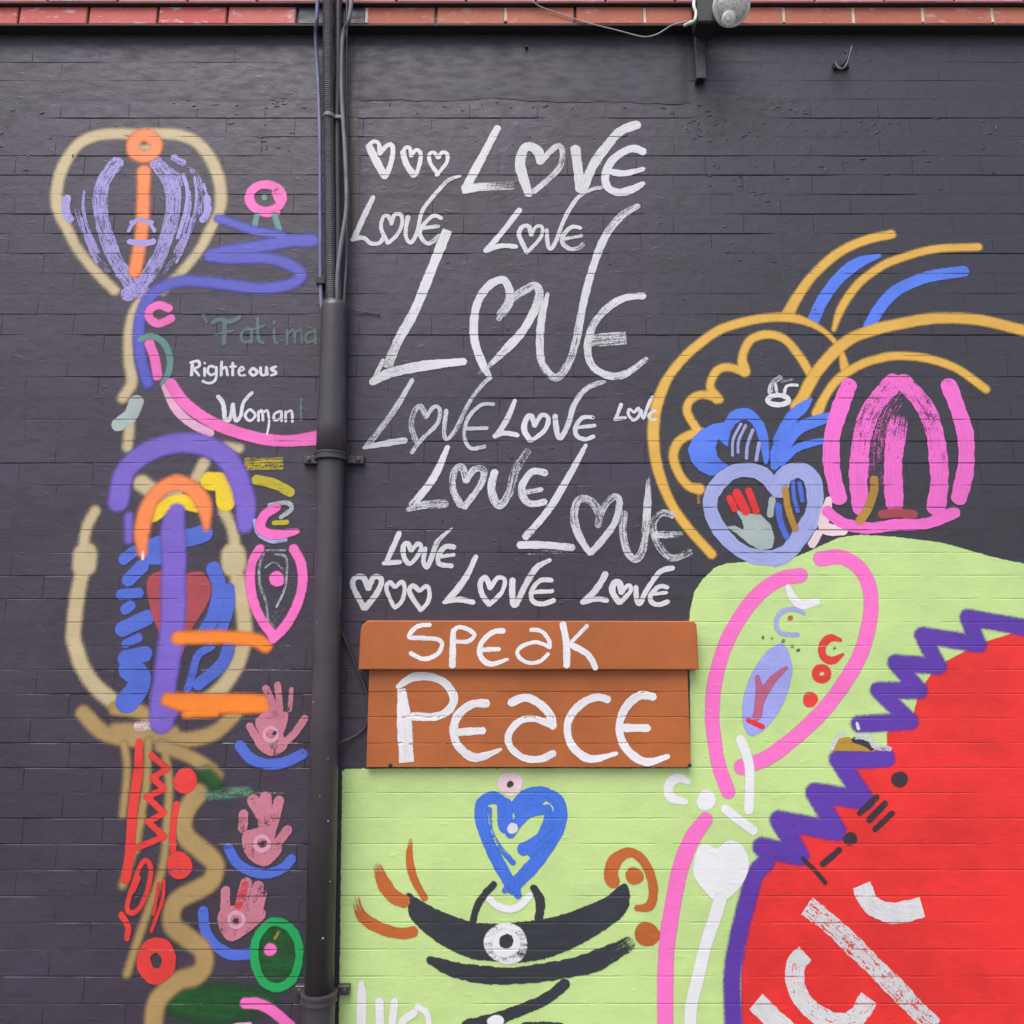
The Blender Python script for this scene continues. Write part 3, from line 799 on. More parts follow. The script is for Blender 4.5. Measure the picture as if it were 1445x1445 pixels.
motif('painted_stripes', 'pink dry brushed painted stripes of a bulb shape', '''
s magenta D2 150 .44>.5>.42 : 1460,-40 1350,150 1310,380 1310,560
s magenta D2 112 .6>.72>1>1 m1268 : 1125,-90 1060,80 1010,250 1000,420 1015,540 1055,700
s magenta D2 126 .62>.55>.62>1 m1268 : 1440,-110 1290,60 1215,250 1190,450 1185,600 1210,770
s magenta D2 125 .5>.66>1 : 1460,160 1430,350 1420,520 1430,740
s magenta D2 78 1.05 : 965,770 1080,858 1250,892 1445,870 1650,860 1850,780
''')
motif('painted_wash', 'pale pink painted patches beneath the pink bulb shape', '''
s blush D2 70 .9 : 985,690,40 960,800 940,880
s blush D2 80 .9 : 940,890 1010,905 1090,900
s blush D2 55 .9 : 920,920 865,1010
s gold D2 58 1 : 1292,565 1290,640 1250,760 1195,840
s darkred D2 60 .9 : 1345,800 1440,790 1560,800
''')
# ------------------------------------------------------------------ white LOVE lettering
LAYER['wall'] = 2
motif('painted_hearts', 'row of three white hearts above the small slanting word', '''
s white B0 52 .95 : 388,990 430,1080 500,1205
s white B0 30 .9 : 390,985 425,962 458,985 458,1045
s white B0 34 .85 : 458,1050 500,1000 540,985 552,1030 535,1120 505,1200
s white B0 42 .9 : 620,1030 640,1110 697,1198
s white B0 28 .85 : 620,1045 635,1008 668,1010 674,1065
s white B0 28 .85 : 674,1065 705,1022 738,1040 735,1110 705,1195
s white B0 27 .88 : 860,1078 830,1038 800,1052 806,1110 862,1190
s white B0 26 .85 : 860,1078 885,1038 920,1048 914,1110 845,1195
''')
motif('painted_word', 'uppermost white word LOVE with thick brushed strokes', '''
s white B0 58 .95>.75>.9 : 1265,865,45 1150,1085 1040,1290
s white B0 62 .85>.62>.48 flat : 1020,1292 1150,1272 1375,1265
s white C0 68 .85>.75>.8 : 300,1110,45 290,1040 240,1000 190,1015 163,1110 185,1210 225,1325,55
s white C0 40 .8>.6>.7 : 305,1105 360,1040 425,990 452,1040 420,1155 250,1310
s white C0 66 .95>.9>.7 : 538,1005 555,1140 575,1295
s white C0 64 .7>.8>.75>.9 : 590,1290 660,1125 760,985 850,890 965,848
s white C0 55 .85>.75>.8>.7 : 1005,1035 920,1012 800,1080 745,1180 755,1270 830,1308 920,1290 1005,1245,30
s white C0 46 .85>.7 : 780,1170 880,1178 1005,1148,30
''')
motif('painted_word', 'small white word LOVE under the row of three hearts', '''
s white B1 40 .95 : 420,85,30 350,230 290,365
s white B1 30 .95>.75 : 270,378 350,365 400,402 460,400 492,355
s white B1 27 .8 : 545,275 520,220 485,225 472,300 520,405
s white B1 27 .8 : 540,275 562,210 608,212 612,280 575,350 520,400
s white B1 27 .8>.75>.85>.6 : 655,220,34 638,340 672,398 715,330 750,188 830,78 930,-27 1015,-57,18
s white B1 28 .85>.8>.65 : 882,235 830,215 765,270 735,340 780,402 830,385 868,345
s white B1 26 .8>.6 : 755,300 865,285
''')
motif('painted_word', 'small white word LOVE under the uppermost word', '''
s white B1 38 .95 : 1415,172 1300,320 1185,452
s white B1 34 .95 : 1175,455 1280,420 1392,425
s white C1 32 .85 : 240,350 222,290 180,290 155,340 180,405 212,468
s white C1 25 .82 : 240,345 270,292 312,292 310,350 270,405 215,460
s white C1 28 .85>.8>.75>.6 : 345,308 350,400 372,440 410,380 450,270 490,188 560,88 650,38 718,23
s white C1 30 .85>.6 : 575,300 520,290 462,340 452,400 500,440 560,435 592,405
s white C1 24 .8>.6 : 455,375 585,350
''')
motif('painted_word', 'largest white word LOVE across the middle of the lettering', '''
s white B1 66 1>.85>.75>.6 flat : 922,312 830,540 700,860 590,1060 510,1250
s white B1 30 .7 : 485,1195 455,1260 408,1350
s white B1 70 .8>.7>.85>.8 : 405,1350,45 530,1285 760,1235 1040,1205,50
s white B1 56 .6>.85>.85>.75 : 1265,925,30 1330,830 1345,730 1300,652 1205,690 1130,800 1102,940 1110,1080 1160,1220 1215,1320,25
s white C1 58 .6>.65>.8>.6 : 15,890,35 110,780 200,720 262,690 295,740 265,850 180,1000 80,1110 -65,1255,25
s white C1 52 .8>.7>.6>.8>.7>.6 : 352,740,22 312,900 297,1080 315,1220 400,1315 480,1240 540,1080 600,780 660,560 740,360 850,220 970,145,35
s white C1 50 .85>.65>.75>.6 : 1005,760 880,772 760,840 660,960 622,1100 650,1230 760,1300 880,1290 1025,1185,30
s white C1 90 .58 flat : 645,1062 885,1045
''')
motif('painted_word', 'tall thin grey-white word LOVE below the largest word', '''
s grey B2 40 .85>.6>.6 : 685,75,30 560,285 370,535
s grey B2 42 .75 : 350,540,25 500,510 640,488
s grey B2 36 .6 : 780,335 740,258 695,300 678,400 715,510
s grey B2 28 .66 : 780,330 830,262 872,282 850,380 740,490 678,575
s grey B2 28 .72>.62>.65 : 915,282 900,420 915,482 970,430 1050,270 1110,170 1180,90 1218,62
s grey B2 24 .5 : 1215,62 1185,20 1130,30
s grey B2 26 .7 : 1240,245 1150,250 1062,340 1037,460 1080,542 1180,530
s grey B2 26 .7 : 1050,410 1195,405
''')
motif('painted_word', 'bright white word LOVE right of the thin grey-white one', '''
s white B2 38 1.05 : 1382,215,30 1330,340 1255,460
s white C2 34 1 : -15,462 60,440 150,455
s white C2 38 .95 : 265,392 240,325 205,345 192,420 235,492
s white C2 30 .9 : 265,385 310,318 355,340 330,420 240,492
s white C2 36 .9>.8>.7>.6 : 400,318 415,440 440,470 490,380 530,250 600,150 680,105 745,90,18
s white C2 30 .9 : 662,335 590,335 540,400 550,460 610,482 665,460
s white C2 26 .85 : 545,402 675,388
''')
motif('painted_word', 'tiny white word LOVE against the gold circle', '''
s white C2 26 1 : 852,240 815,340
s white C2 26 1 : 802,345 882,335
l white C2 20 1 : 938,298 905,275 900,315 935,352 975,315 968,268
s white C2 22 1 : 985,280 1000,340 1030,260 1062,190
s white C2 20 1 : 1085,285 1042,310 1048,345 1090,345
''')
motif('painted_word', 'white word LOVE with dry brushed strokes under the bright one', '''
s white B2 52 1>.85>.6 : 925,530,34 830,740 680,935
s white B2 54 .6 : 650,960,30 770,928 915,920
s white B2 46 .62 : 1052,770 1020,672 970,700 960,820 1015,935
s white B2 44 .65 : 1050,765 1100,690 1165,690 1150,785 1035,945
s white B2 54 .8>.65>.55>.5 : 1245,700 1220,820 1270,930 1340,850 1390,680 1470,560
s white C2 48 .72 : 340,712 250,702 180,790 182,870 240,922 335,905
s white C2 34 .68 : 195,842 312,822
''')
motif('painted_word', 'rough scratchy white word LOVE touching the gold circle', '''
s white C2 48 .95>.8>.7 : 612,518,26 480,760 350,970 195,1150
s white C2 50 .9>1>.6 : 155,1200 330,1200 525,1218
s white C2 40 .42 : 220,1250 480,1255
s white C2 52 .55>.6>.7>.75 : 690,1080,30 695,980 640,900 560,895 530,1000 560,1130 640,1262,36
s white C2 44 .55>.6>.8>.7 : 690,1070 730,950 800,872 838,905 810,1040 720,1170 640,1255
s white C2 50 .6>.65>.6>.75>.5 : 870,980 860,1100 890,1240 950,1295 1000,1220 1020,1050 1030,900 1037,740,22
s white C2 48 .6>.55>.6>.5 : 1205,1000 1130,980 1070,1050 1085,1160 1150,1260 1210,1290 1320,1245
s white C2 46 .7>.5 : 1075,1130 1260,1130
''')
motif('painted_word', 'small compact white word LOVE above the lower row of hearts', '''
s white B2 36 1 : 597,1115 510,1310
s white B2 32 1 : 485,1325 605,1315
s white B2 34 .9 : 678,1245 652,1190 622,1212 630,1290 662,1330
s white B2 30 .85 : 678,1240 720,1192 745,1222 700,1300 660,1332
s white B2 34 .9>.8>.6 : 772,1220 760,1310 785,1350 820,1270 860,1170 955,1085,14
s white B2 34 .8 : 972,1215 910,1212 862,1270 870,1330 955,1342
s white B2 26 .8 : 868,1280 972,1265
''')
motif('painted_hearts', 'row of three white hearts just above the orange block', '''
s white B3 38 .92 : 385,248 350,168 292,175 285,240 360,382
s white B3 38 .92 : 385,248 420,168 472,180 450,262 360,382
s white B3 28 .88 : 567,238 530,200 508,250 560,372
s white B3 28 .85 : 570,235 610,197 632,240 612,330 560,377
s white B3 32 .85 : 732,262 690,225 665,270 742,392
s white B3 28 .85 : 735,260 780,227 800,270 787,340 735,395
''')
motif('painted_word', 'white word LOVE with a long L beside the lower row of hearts', '''
s white B3 44 1 : 1118,20,30 1040,180 920,330
s white B3 36 1 : 892,338,24 1000,318 1102,338
s white B3 36 .9 : 1215,245 1180,165 1145,210 1160,290 1210,355
s white B3 30 .85 : 1215,240 1262,172 1312,185 1290,270 1205,355
s white C3 40 .85>.75>.7 : 112,180 112,330 135,352 180,260 240,150 290,90 372,48,24
s white C3 32 .85 : 382,187 300,190 242,260 250,330 320,347 398,320
s white C3 28 .8 : 238,270 388,260
''')
motif('painted_word', 'white word LOVE near the corner of the lime area', '''
s white C3 44 1 : 747,140 680,250 600,330
s white C3 36 1 : 582,338 680,315 757,325
s white C3 42 .95 : 852,275 838,205 800,212 792,270 840,342
s white C3 30 .9 : 850,270 900,222 912,262 840,345
s white C3 34 .9>.8>.75 : 950,230 955,310 975,345 1020,260 1080,170 1130,120 1205,103
s white C3 32 .9 : 1168,237 1110,230 1050,290 1060,340 1110,352 1172,330
s white C3 24 .85 : 1058,282 1162,270
''')
motif('painted_word', 'white painted word SPEAK on the capping slab', '''
s signwhite B3 30 .85 : 808,490 720,500 662,570 760,580 860,590 885,630 850,690 760,722 668,680
s signwhite B3 46 .85 : 962,520,30 958,650 955,772
s signwhite B3 28 .72 : 955,550 990,508 1060,520 1105,560 1060,602 970,602
s signwhite B3 36 .85 : 1308,532 1230,540 1150,620 1150,710 1220,757 1335,722,20
s signwhite B3 30 .85 : 1158,660 1278,655
s signwhite C3 27 .66 : 232,525 300,530 357,590 362,645,38
s signwhite C3 26 .68 : 362,640 270,608 170,640 145,690 200,742 290,742 358,685
s signwhite C3 46 .92 : 453,480 478,620 480,772
s signwhite C3 26 .65 : 622,492 510,610
s signwhite C3 42 .82 : 500,622 590,668 640,712 677,787
''', base='slab', parent=sg, zone='slab')
motif('painted_word', 'large white painted word PEACE on the orange bricks', '''
s signwhite B3 90 1.05 flat : 610,925,55 625,1100,92 645,1425,105
s signwhite B3 54 .92 : 580,915,30 680,850 800,842 910,890 965,990 930,1070 830,1115 680,1110
s signwhite B3 56 .92>1>.9>.6 : 1195,1025 1090,1030 990,1110 965,1230 1010,1330 1120,1392 1290,1335,20
s signwhite B3 50 1 : 990,1220 1170,1208
s signwhite C3 55 1 : 95,1022 200,985 300,1030 370,1110 385,1185
s signwhite C3 46 .95>.95>.6 : 390,1175 270,1130 170,1140 92,1220 92,1310 180,1390 300,1402 395,1360
s signwhite C3 52 1>.95>.7 : 765,1000 690,982 590,1020 500,1120 488,1240 540,1340 650,1402 825,1362,24
s signwhite C3 54 1>.95>.8 : 1075,982 980,970 890,1040 842,1150 852,1270 920,1370 1030,1422 1175,1382,28
s signwhite C3 54 1 : 860,1190 1035,1192
''', base='panel', parent=sg, zone='panel')
# ------------------------------------------------------------------ figures left of the drainpipe
LAYER['wall'] = 0
motif('painted_outline', 'tan painted outline of the striped lavender face', '''
s tan px 17 1.05 m196 : 200,190 228,189 257,192 280,203 298,226 309,253 312,280 308,302,15 296,325,15 282,352,14 257,383,14 230,410,14 
s tan A1 75 1 : 130,560 55,660 15,800 12,1000 30,1150 -30,1260
s slate A1 100 .8 : 60,1290 20,1380 -60,1440
s tan A2 70 .95 : 15,-60 10,60 0,150
''')
motif('painted_stripes', 'lavender dry brushed stripes of a face with an orange nose', '''
s lavender A0 100 .56 m193 : 190,1100 280,1220 308,1340 305,1460 270,1600 200,1775 100,1925 -10,2010
s lavender A0 28 .62 : 378,1185 408,1300 395,1440 340,1620
s lavender A0 45 .6 m193 : 400,1600 350,1730
s lavender A0 46 .55 : 310,1065 385,1115
s lavender A0 34 .5 : 430,1150 492,1240 490,1450
s lavender A0 55 .6 m193 : 535,1340 545,1430 510,1500
s lavender A0 16 .6 : 455,1200 470,1330 450,1480
s lavender A0 14 .58 : 340,1200 360,1320 350,1440 320,1560
s lavender A0 20 .55 : 520,1250 540,1330
s lavender A0 18 .6 m193 : 440,1480 400,1640 330,1790
s lavender A0 22 .55 m193 : 420,1300 425,1420 390,1560 320,1720
s lavender A0 26 .52 : 250,1120 340,1180 370,1260
s lavender A0 30 .5 m193 : 470,1420 430,1560 350,1720 250,1850
s lavender A1 28 .75 m200 : 20,70 100,48 150,72 187,130
s lavender A1 44 .66 m200 : 10,195 60,208 152,205
''')
motif('painted_ring', 'orange painted ring and bar on the lavender face', '''
r orange A0 92 1.1 : 115,992,74,72
s orange A0 88 1.1 : 112,1165 105,1440 95,1600 52,1845
s tan A0 36 .9 : 95,1005 140,1003
''')
motif('painted_ring', 'pink painted ring with teal legs above the blue scroll', '''
r hotpink A0 62 1.1 : 940,1345,112,90
s hotpink A0 60 1 : 1010,1310 1040,1380
d teal A0 1 .8 : 930,1345,20
s teal A1 40 .8 : 880,20 860,120
s teal A1 42 .8 : 1000,15 1032,120
s hotpink A1 40 1 : 905,0 950,15 1020,0
''')
motif('painted_scroll', 'blue-violet painted scroll line beside the face', '''
s indigo A1 62 .95 : 620,40 720,75 850,120 1000,145 1060,165
s indigo A1 92 1.05 : 1262,190 1100,195 900,230 700,262 570,287
s indigo A1 80 1.05 : 560,298 700,312 950,312 1120,365 1180,430 1100,490 900,517 700,492 500,470 350,470 200,530 110,650 78,800 92,1000 140,1160
''')
motif('painted_crescent', 'pink painted crescent and bar with a teal arc', '''
s hotpink A1 58 1.1 : 280,652 215,630 155,660 150,715 210,755 295,722
s hotpink A1 66 1.1 : 150,890 185,990 205,1110
s teal A1 46 .9 : 90,862 160,840 240,880 285,970 285,1070 245,1165
''')
motif('painted_word', 'faded teal painted word Fatima beside the drainpipe', '''
s fadedteal A1 20 .8 : 515,700 540,745
s fadedteal A1 34 .85 : 580,748 625,728 700,742 757,715
s fadedteal A1 34 .9 : 662,740 655,890
s fadedteal A1 20 .7 : 598,830 712,805
s fadedteal A1 22 .75 : 838,790 792,800 770,850 800,882 842,868
s fadedteal A1 22 .75 : 846,790 842,885
s fadedteal A1 24 .75 : 885,720 890,860 925,887
s fadedteal A1 18 .7 : 862,790 932,770
s fadedteal A1 22 .75 : 998,795 1000,870 1018,886
s fadedteal A1 20 .7 : 997,742 1000,752
s fadedteal A1 20 .75 : 1085,800 1085,895
s fadedteal A1 18 .75 : 1090,825 1128,795 1140,885
s fadedteal A1 18 .75 : 1142,815 1178,798 1186,885
s fadedteal A1 20 .75 : 1270,802 1215,830 1220,882 1270,868
s fadedteal A1 20 .75 : 1276,800 1278,892
''')
motif('painted_word', 'small white painted word Righteous', '''
s white A1 23 1 : 442,1020 435,1112
s white A1 19 1 : 425,1022 480,1010 487,1045 445,1062
s white A1 20 1 : 450,1060 490,1112
s white A1 19 1 : 525,1055 525,1117
s white A1 20 1 : 524,1018 527,1028
s white A1 18 1 : 592,1052 560,1046 545,1080 570,1106 600,1090
s white A1 19 1 : 604,1048 601,1130 560,1160 508,1145
s white A1 20 1 : 641,1012 636,1112
s white A1 18 1 : 640,1072 668,1050 682,1112
s white A1 19 1 : 716,1018 715,1112
s white A1 16 1 : 694,1050 742,1045
s white A1 16 1 : 757,1080 792,1068 776,1048 755,1080 770,1110 803,1105
l white A1 22 1 : 853,1060 832,1085 856,1108 882,1085
s white A1 20 1 : 905,1050 910,1100 938,1102 945,1048
s white A1 18 1 : 946,1050 951,1108
s white A1 20 1 : 1014,1048 975,1062 1012,1090 972,1112
''')
motif('painted_word', 'white painted word Woman below the word Righteous', '''
s white A1 30 .95 : 612,1248 650,1300 665,1412 700,1395 718,1300
s white A1 25 .9>.8>.6 : 716,1300 735,1412 770,1380 790,1290 850,1222
l white A1 20 1 : 832,1340 800,1380 832,1416 870,1378
s white A1 18 1 : 890,1348 892,1422
s white A1 17 1 : 895,1362 915,1345 922,1418
s white A1 17 .9 : 926,1362 950,1345 962,1400 960,1450 948,1510
s white A1 18 1 : 1042,1350 1000,1370 1000,1412 1042,1400
s white A1 18 1 : 1046,1348 1048,1424
s white A1 18 1 : 1075,1348 1076,1426
s white A1 18 1 : 1080,1362 1115,1350 1122,1428
s fadedteal A1 18 .8 : 1180,1260 1180,1412
''')
motif('painted_swoosh', 'pink painted swoosh running to the drainpipe', '''
s palepink A1 60 .95 : 262,1190 330,1335 430,1430 560,1500
s hotpink A1 80 1.1 : 295,1165 375,1280 490,1375 650,1460 900,1535 1100,1552 1288,1532,100
''')
motif('painted_outline', 'tan painted body outline of the purple arched figure', '''
s tan A2 60 1 : 670,140 760,160
s tan A2 80 1 : 520,260 455,385
s tan A2 110 .95 m225 : 95,395 160,440
s slate A2 60 .7 : 230,500 350,455
s tan A2 72 1 m225 : 655,585 710,700 735,850
s tan A2 165 1 m225 : 720,880 725,950
s tan A2 100 1 m225 : 740,1000 770,1150 790,1300 800,1440 780,1520 740,1640 650,1775 540,1870
s tan2 A3 100 1 m225 : 735,510 600,640 420,690 270,675
s tan2 A3 95 1 : -80,480 60,495 170,545
s tan2 A3 120 1 : -80,640 60,640 200,650 300,660
s blush A3 60 .55 : 60,600 200,590
''')
motif('painted_stroke', 'upper yellow dry brushed stroke beside the purple arch', 's olive A2 85 .52 flat : 795,265 1060,262')
motif('painted_stroke', 'curved yellow dry brushed stroke beside the purple arch', 's olive A2 68 .62 : 865,370 1000,400 1115,462')
motif('painted_stroke', 'short yellow stroke inside the pink crescent', 's olive A2 34 .6 : 990,665 1090,660')
motif('painted_patch', 'bright yellow painted patches under the purple arch', '''
s yellow A2 130 1 : 560,380 650,400 670,520
s yellow A2 100 .95 : 180,610 330,520 480,545
''')
motif('painted_strokes', 'blue painted rib strokes of the purple arched figure', '''
s leftblue A2 122 .95 : 130,840 300,790 440,760 520,735
s leftblue A2 75 1 : 160,912 260,910
s leftblue A2 80 .95 : -20,910 40,860
s leftblue A2 95 1 : 10,1050 100,960
s leftblue A2 75 1 : -40,1150 75,1142
s leftblue A2 73 .8 : -10,1250 20,1230
s leftblue A2 107 1 : -30,1385 130,1310
s leftblue A2 97 1 : 585,975 622,1100 592,1280 530,1400
s leftblue A2 75 1 : 690,1110 692,1230 640,1395
s leftblue A3 61 .9 : -10,40 75,0
s leftblue A3 112 .95 : -10,140 115,110
s leftblue A3 158 .95 : 20,210 80,270 60,360 0,430
s leftblue A3 85 1 : 690,60 640,180 485,315
s leftblue A3 54 .6 : 570,60 480,120 440,250 410,345
''')
motif('painted_heart', 'dull red painted heart behind the purple bar', '''
f darkred A2 1 .9 : 130,1110 150,1030 230,990 320,1005 350,1040 430,1000 510,1000 567,1080 560,1180 500,1290 430,1400 380,1540 330,1640 260,1500 170,1300
''')
motif('painted_arch', 'purple painted arch and vertical bar', '''
s purple A2 140 1.1 : -60,520 -20,330 100,205 250,140 420,120 580,160 680,235 745,340 785,450 805,560 800,680,110
s purple A2 60 .95 : 10,620 10,780
s purple A2 165 1.1 : 335,590,110 310,700 318,900 312,1100 312,1300 290,1500 265,1680 240,1850 235,2010
s purple A3 60 .9 : 250,600 320,510
''')
motif('painted_arch', 'orange painted arch over the purple bar', '''
s orange A2 105 1.1 : 102,870,60 100,720 150,535 250,425 350,395 450,440 520,540 540,700,40
s blush A2 20 .8 : 105,860 105,915
''')
motif('painted_bars', 'two orange painted bars across the figure', '''
s orange2 A3 88 1.1 : 345,0 650,-5 860,15 940,55
s orange2 A3 115 1.1 : 275,420,90 450,445,130 700,445,130 935,450,120
s orange2 A3 60 .7 : 400,515 600,505
''')
motif('painted_crescent', 'pink painted crescent above the pink pointed oval', '''
s chalk A2 30 .6 : 960,545 1080,528 1115,570 1040,630
s peri A2 24 .6 : 862,640 890,740 980,790 1085,778
s hotpink A2 66 1.1 : 1010,560 930,615 905,690 955,738 1050,742 1150,722,40
''')
motif('painted_oval', 'pink painted pointed oval with chalky centre and dot', '''
s chalk A2 18 .52 : 935,860 900,950 900,1080 940,1200 955,1335
s chalk A2 16 .52 : 1000,880 1080,905 1072,1100 1010,1240
s chalk A2 14 .5 : 935,970 1000,930 1062,1000 1015,1060
s chalk A2 14 .5 : 940,850 1080,850
s chalk A2 70 .44 : 960,1320 1015,1375
s chalk A2 90 .38 : 1060,1260 960,1370
s hotpink A2 64 1.1 : 900,842 850,930 835,1050 852,1180 905,1310 985,1425
s hotpink A2 66 1.1 : 1130,842 1180,940 1190,1080 1150,1230 1070,1370 990,1450
d hotpink A2 1 1.1 : 1015,1045,52
''')
HP = 'hand_print'
motif(HP, 'pink hand print with spread fingers below the orange bars', '''
f handpink A3 1 .6 : 870,560 960,490 1020,500 1092,510 1080,600 1060,660 1092,720 1060,770 980,802 900,762 860,700 890,650
s handpink A3 50 .6 sub=finger : 942,345 970,410 1005,520
s handpink A3 46 .6 sub=finger : 1020,320 1032,420 1040,530
s handpink A3 32 .58 sub=finger : 1115,350 1105,490
s handpink A3 52 .66 sub=finger : 1205,550 1135,650 1070,710
s handpink A3 52 .68 sub=finger : 832,600 890,700
r handlight A3 26 .7 : 975,655,45
s ink A3 24 .6 : 990,655 1010,640
''')
motif('painted_arc', 'blue painted arc under the spread hand print', 's leftblue A3 72 1>1>.8>.62 : 765,735 840,820 960,858 1080,842 1190,790')
motif(HP, 'pink hand print with closed middle fingers between two blue arcs', '''
f handpink A4 1 .6 : 785,150 870,115 960,105 1010,130 1000,200 1055,240 1020,310 940,372 850,340 790,260
s handpink A3 66 .6 sub=finger : 790,1200 785,1290
s handpink A3 80 .6 sub=finger : 855,1105 910,1200
s handpink A3 84 .6 sub=finger : 940,1090 935,1230 920,1320
s handpink A3 70 .6 sub=finger : 1030,1110 1000,1230 975,1320
s handpink A3 64 .6 sub=finger : 1088,1305 1010,1410
r handlight A4 28 .75 : 915,215,48
s ink A4 24 .55 : 890,220 945,205
''')
motif('painted_arc', 'blue painted arc under the hand print with closed fingers', 's leftblue A4 66 .6>.7>1>1 : 688,250 740,340 830,402 950,422 1060,382 1115,322')
motif(HP, 'pink hand print with reddish fingers beside the green ring', '''
f handpink A4 1 .6 : 612,720 640,660 700,640 760,640 830,640 925,660 935,720 860,790 780,850 700,882 640,825
s handpink A4 66 .6 sub=finger : 668,540 665,690
s handpink A4 82 .6 sub=finger : 808,490 760,680
s redline A4 50 .52 sub=finger : 800,500 755,640
s handpink A4 76 .6 sub=finger : 890,510 840,680
s handpink A4 46 .6 sub=finger : 925,560 895,690
r handlight A4 26 .66 : 740,735,50
d ink A4 1 .75 : 740,742,20
''')
motif('painted_arc', 'blue painted arc running into the green ring', 's leftblue A4 70 .62>.9>1>1 : 515,680 530,800 590,900 700,968 835,965')
motif('painted_glow', 'soft dark green sprayed patch at the foot of the wall', '''
d darkgreen A4 1 .62 : 620,1300,400,130
d darkgreen A4 1 .62 : 1020,975,150,230
''')
motif('painted_ring', 'green painted ring with a pink dot beside the drainpipe', '''
l green A4 56 1.1 : 1000,747 1100,785 1160,885 1165,1010 1120,1140 1020,1195 920,1150 867,1020 872,880 930,785
d hotpink A4 1 1.1 : 972,937,43
s gold A4 18 .6 : 1030,815 1005,860
''')
motif('painted_line', 'pink painted curved line below the green ring', 's hotpink A4 70 1.1 : 800,1300 900,1308 1000,1362 1120,1470\ns palepink A4 40 .9 : 730,1460 830,1450')
motif('painted_outline', 'tan wavy painted outline of the lowest figure', '''
s tan2 A3 85 1.05 : 230,735 420,805 560,890 610,940 
s tan2 A3 124 1.05 : 490,1050 415,1150 380,1250 400,1350 490,1430 570,1500 600,1560 570,1650 500,1700 360,1770 310,1840 310,1950 400,2030 500,2110 525,2210 470,2290 350,2330 240,2420 190,2520 175,2750
s tan2 A3 50 1 : -20,720 0,900 -30,1200
s tan2 A3 54 1 : 145,700 130,1000 95,1200 60,1440
s tan2 A3 54 1 : 250,730 285,1000 268,1300 258,1440 225,1620 150,1830 80,2030 0,2280
s tan2 A4 54 1 : 100,30 60,200 15,360 -30,500
''')
motif('painted_lines', 'red painted zigzag and ovals of the lowest figure', '''
s redline A3 66 1.1 : 80,710,50 75,900 40,1150 20,1440 -10,1640
p redline A3 42 1.05 : 165,800 275,890 172,950
p redline A3 42 1.05 : 172,945 252,1030 130,1080
p redline A3 42 1.05 : 130,1078 252,1190 140,1250
p redline A3 42 1.05 : 140,1248 252,1350 70,1425
l redline A4 34 .95 : 130,330 162,400 130,560 60,680 0,660 40,500 90,370
s redline A4 30 .9 : 40,540 80,450
s redline A4 24 .8 : 250,470 240,600 165,810
s redline A4 22 .8 : 215,490 180,700
s redline A3 45 .85 : 335,1130 312,1300 312,1440
s redline A4 40 .9 : -40,700 5,780 0,860
''')
motif('painted_dot', 'upper red painted dot beside the dark green smudge', 'd redline A3 1 1.1 : 395,970,80,90')
motif('painted_smudge', 'dark green painted smudge with pale streak', '''
s darkgreen A3 150 .72 : 540,930 600,990
s seafoam A3 70 .5 : 560,1070 700,1055 820,1050
s darkgreen A3 100 .42 : 660,1130 760,1230
''')
motif('painted_dot', 'lower red painted dot in the bend of the tan outline', 'd redline A4 1 1.1 : 355,365,84,98')
motif('painted_ring', 'thick red painted ring at the foot of the tan outline', 'r redline A4 96 1.1 : 198,1012,86,106')
# ------------------------------------------------------------------ drainpipe
pd = .058
def q3(px, py, d): return Vector(P(px, py, d))
c0, c1 = q3(471.5, 436, pd), q3(450, 1420, pd)
def onpipe(py):
    z = P(460, py, pd)[2]; t = (z-c0.z)/(c1.z-c0.z); return c0.lerp(c1, t)
base_ = c0.lerp(c1, (0.0-c0.z)/(c1.z-c0.z))
dp = empty('drainpipe', (base_.x, base_.y, 0), 'black painted round drainpipe running down the brick wall', 'drainpipe')
col1 = onpipe(645); col2 = onpipe(1405)
tb = onpipe(436)
rim = onpipe(428)
MB().tube([rim, onpipe(436), onpipe(470), onpipe(520), onpipe(600), col1], [.041, .043, .043, .0435, .0475, .0475], 28).build('pipe_section', M_PIPE, dp, True)
MB().tube([col1, onpipe(655), onpipe(1000), col2], [.0425, .0425, .0425, .0425], 28).build('pipe_section', M_PIPE, dp, True)
MB().tube([onpipe(1398), onpipe(1402), onpipe(1410), onpipe(1418), onpipe(1440), base_], [.0425, .05, .05, .047, .046, .046], 28).build('pipe_section', M_PIPE, dp, True)
for py, wd in ((645, 1.0), (1406, .8)):
    c = onpipe(py)
    m_ = MB()
    for dz in (-.012, .006):
        m_.lathe((c.x, c.y, c.z+dz), (0, 0, 1), [(0, .049), (.001, .053), (.007, .053), (.008, .049)], 28)
    m_.lathe((c.x, c.y, c.z-.006), (0, 0, 1), [(0, .0505), (.012, .0505)], 28)
    cl = m_.build('clamp', M_PIPE, dp)
    for s in (-1, 1):
        m_ = MB().box(min(c.x+s*.045, c.x+s*.1*wd), max(c.x+s*.045, c.x+s*.1*wd), -.022, -.001, c.z-.013, c.z+.013, .002)
        m_.lathe((c.x+s*.082*wd, -.02, c.z), (0, -1, 0), [(0, .008), (.006, .008), (.008, .005)], 10)
        m_.build('ear', M_PIPE, cl)
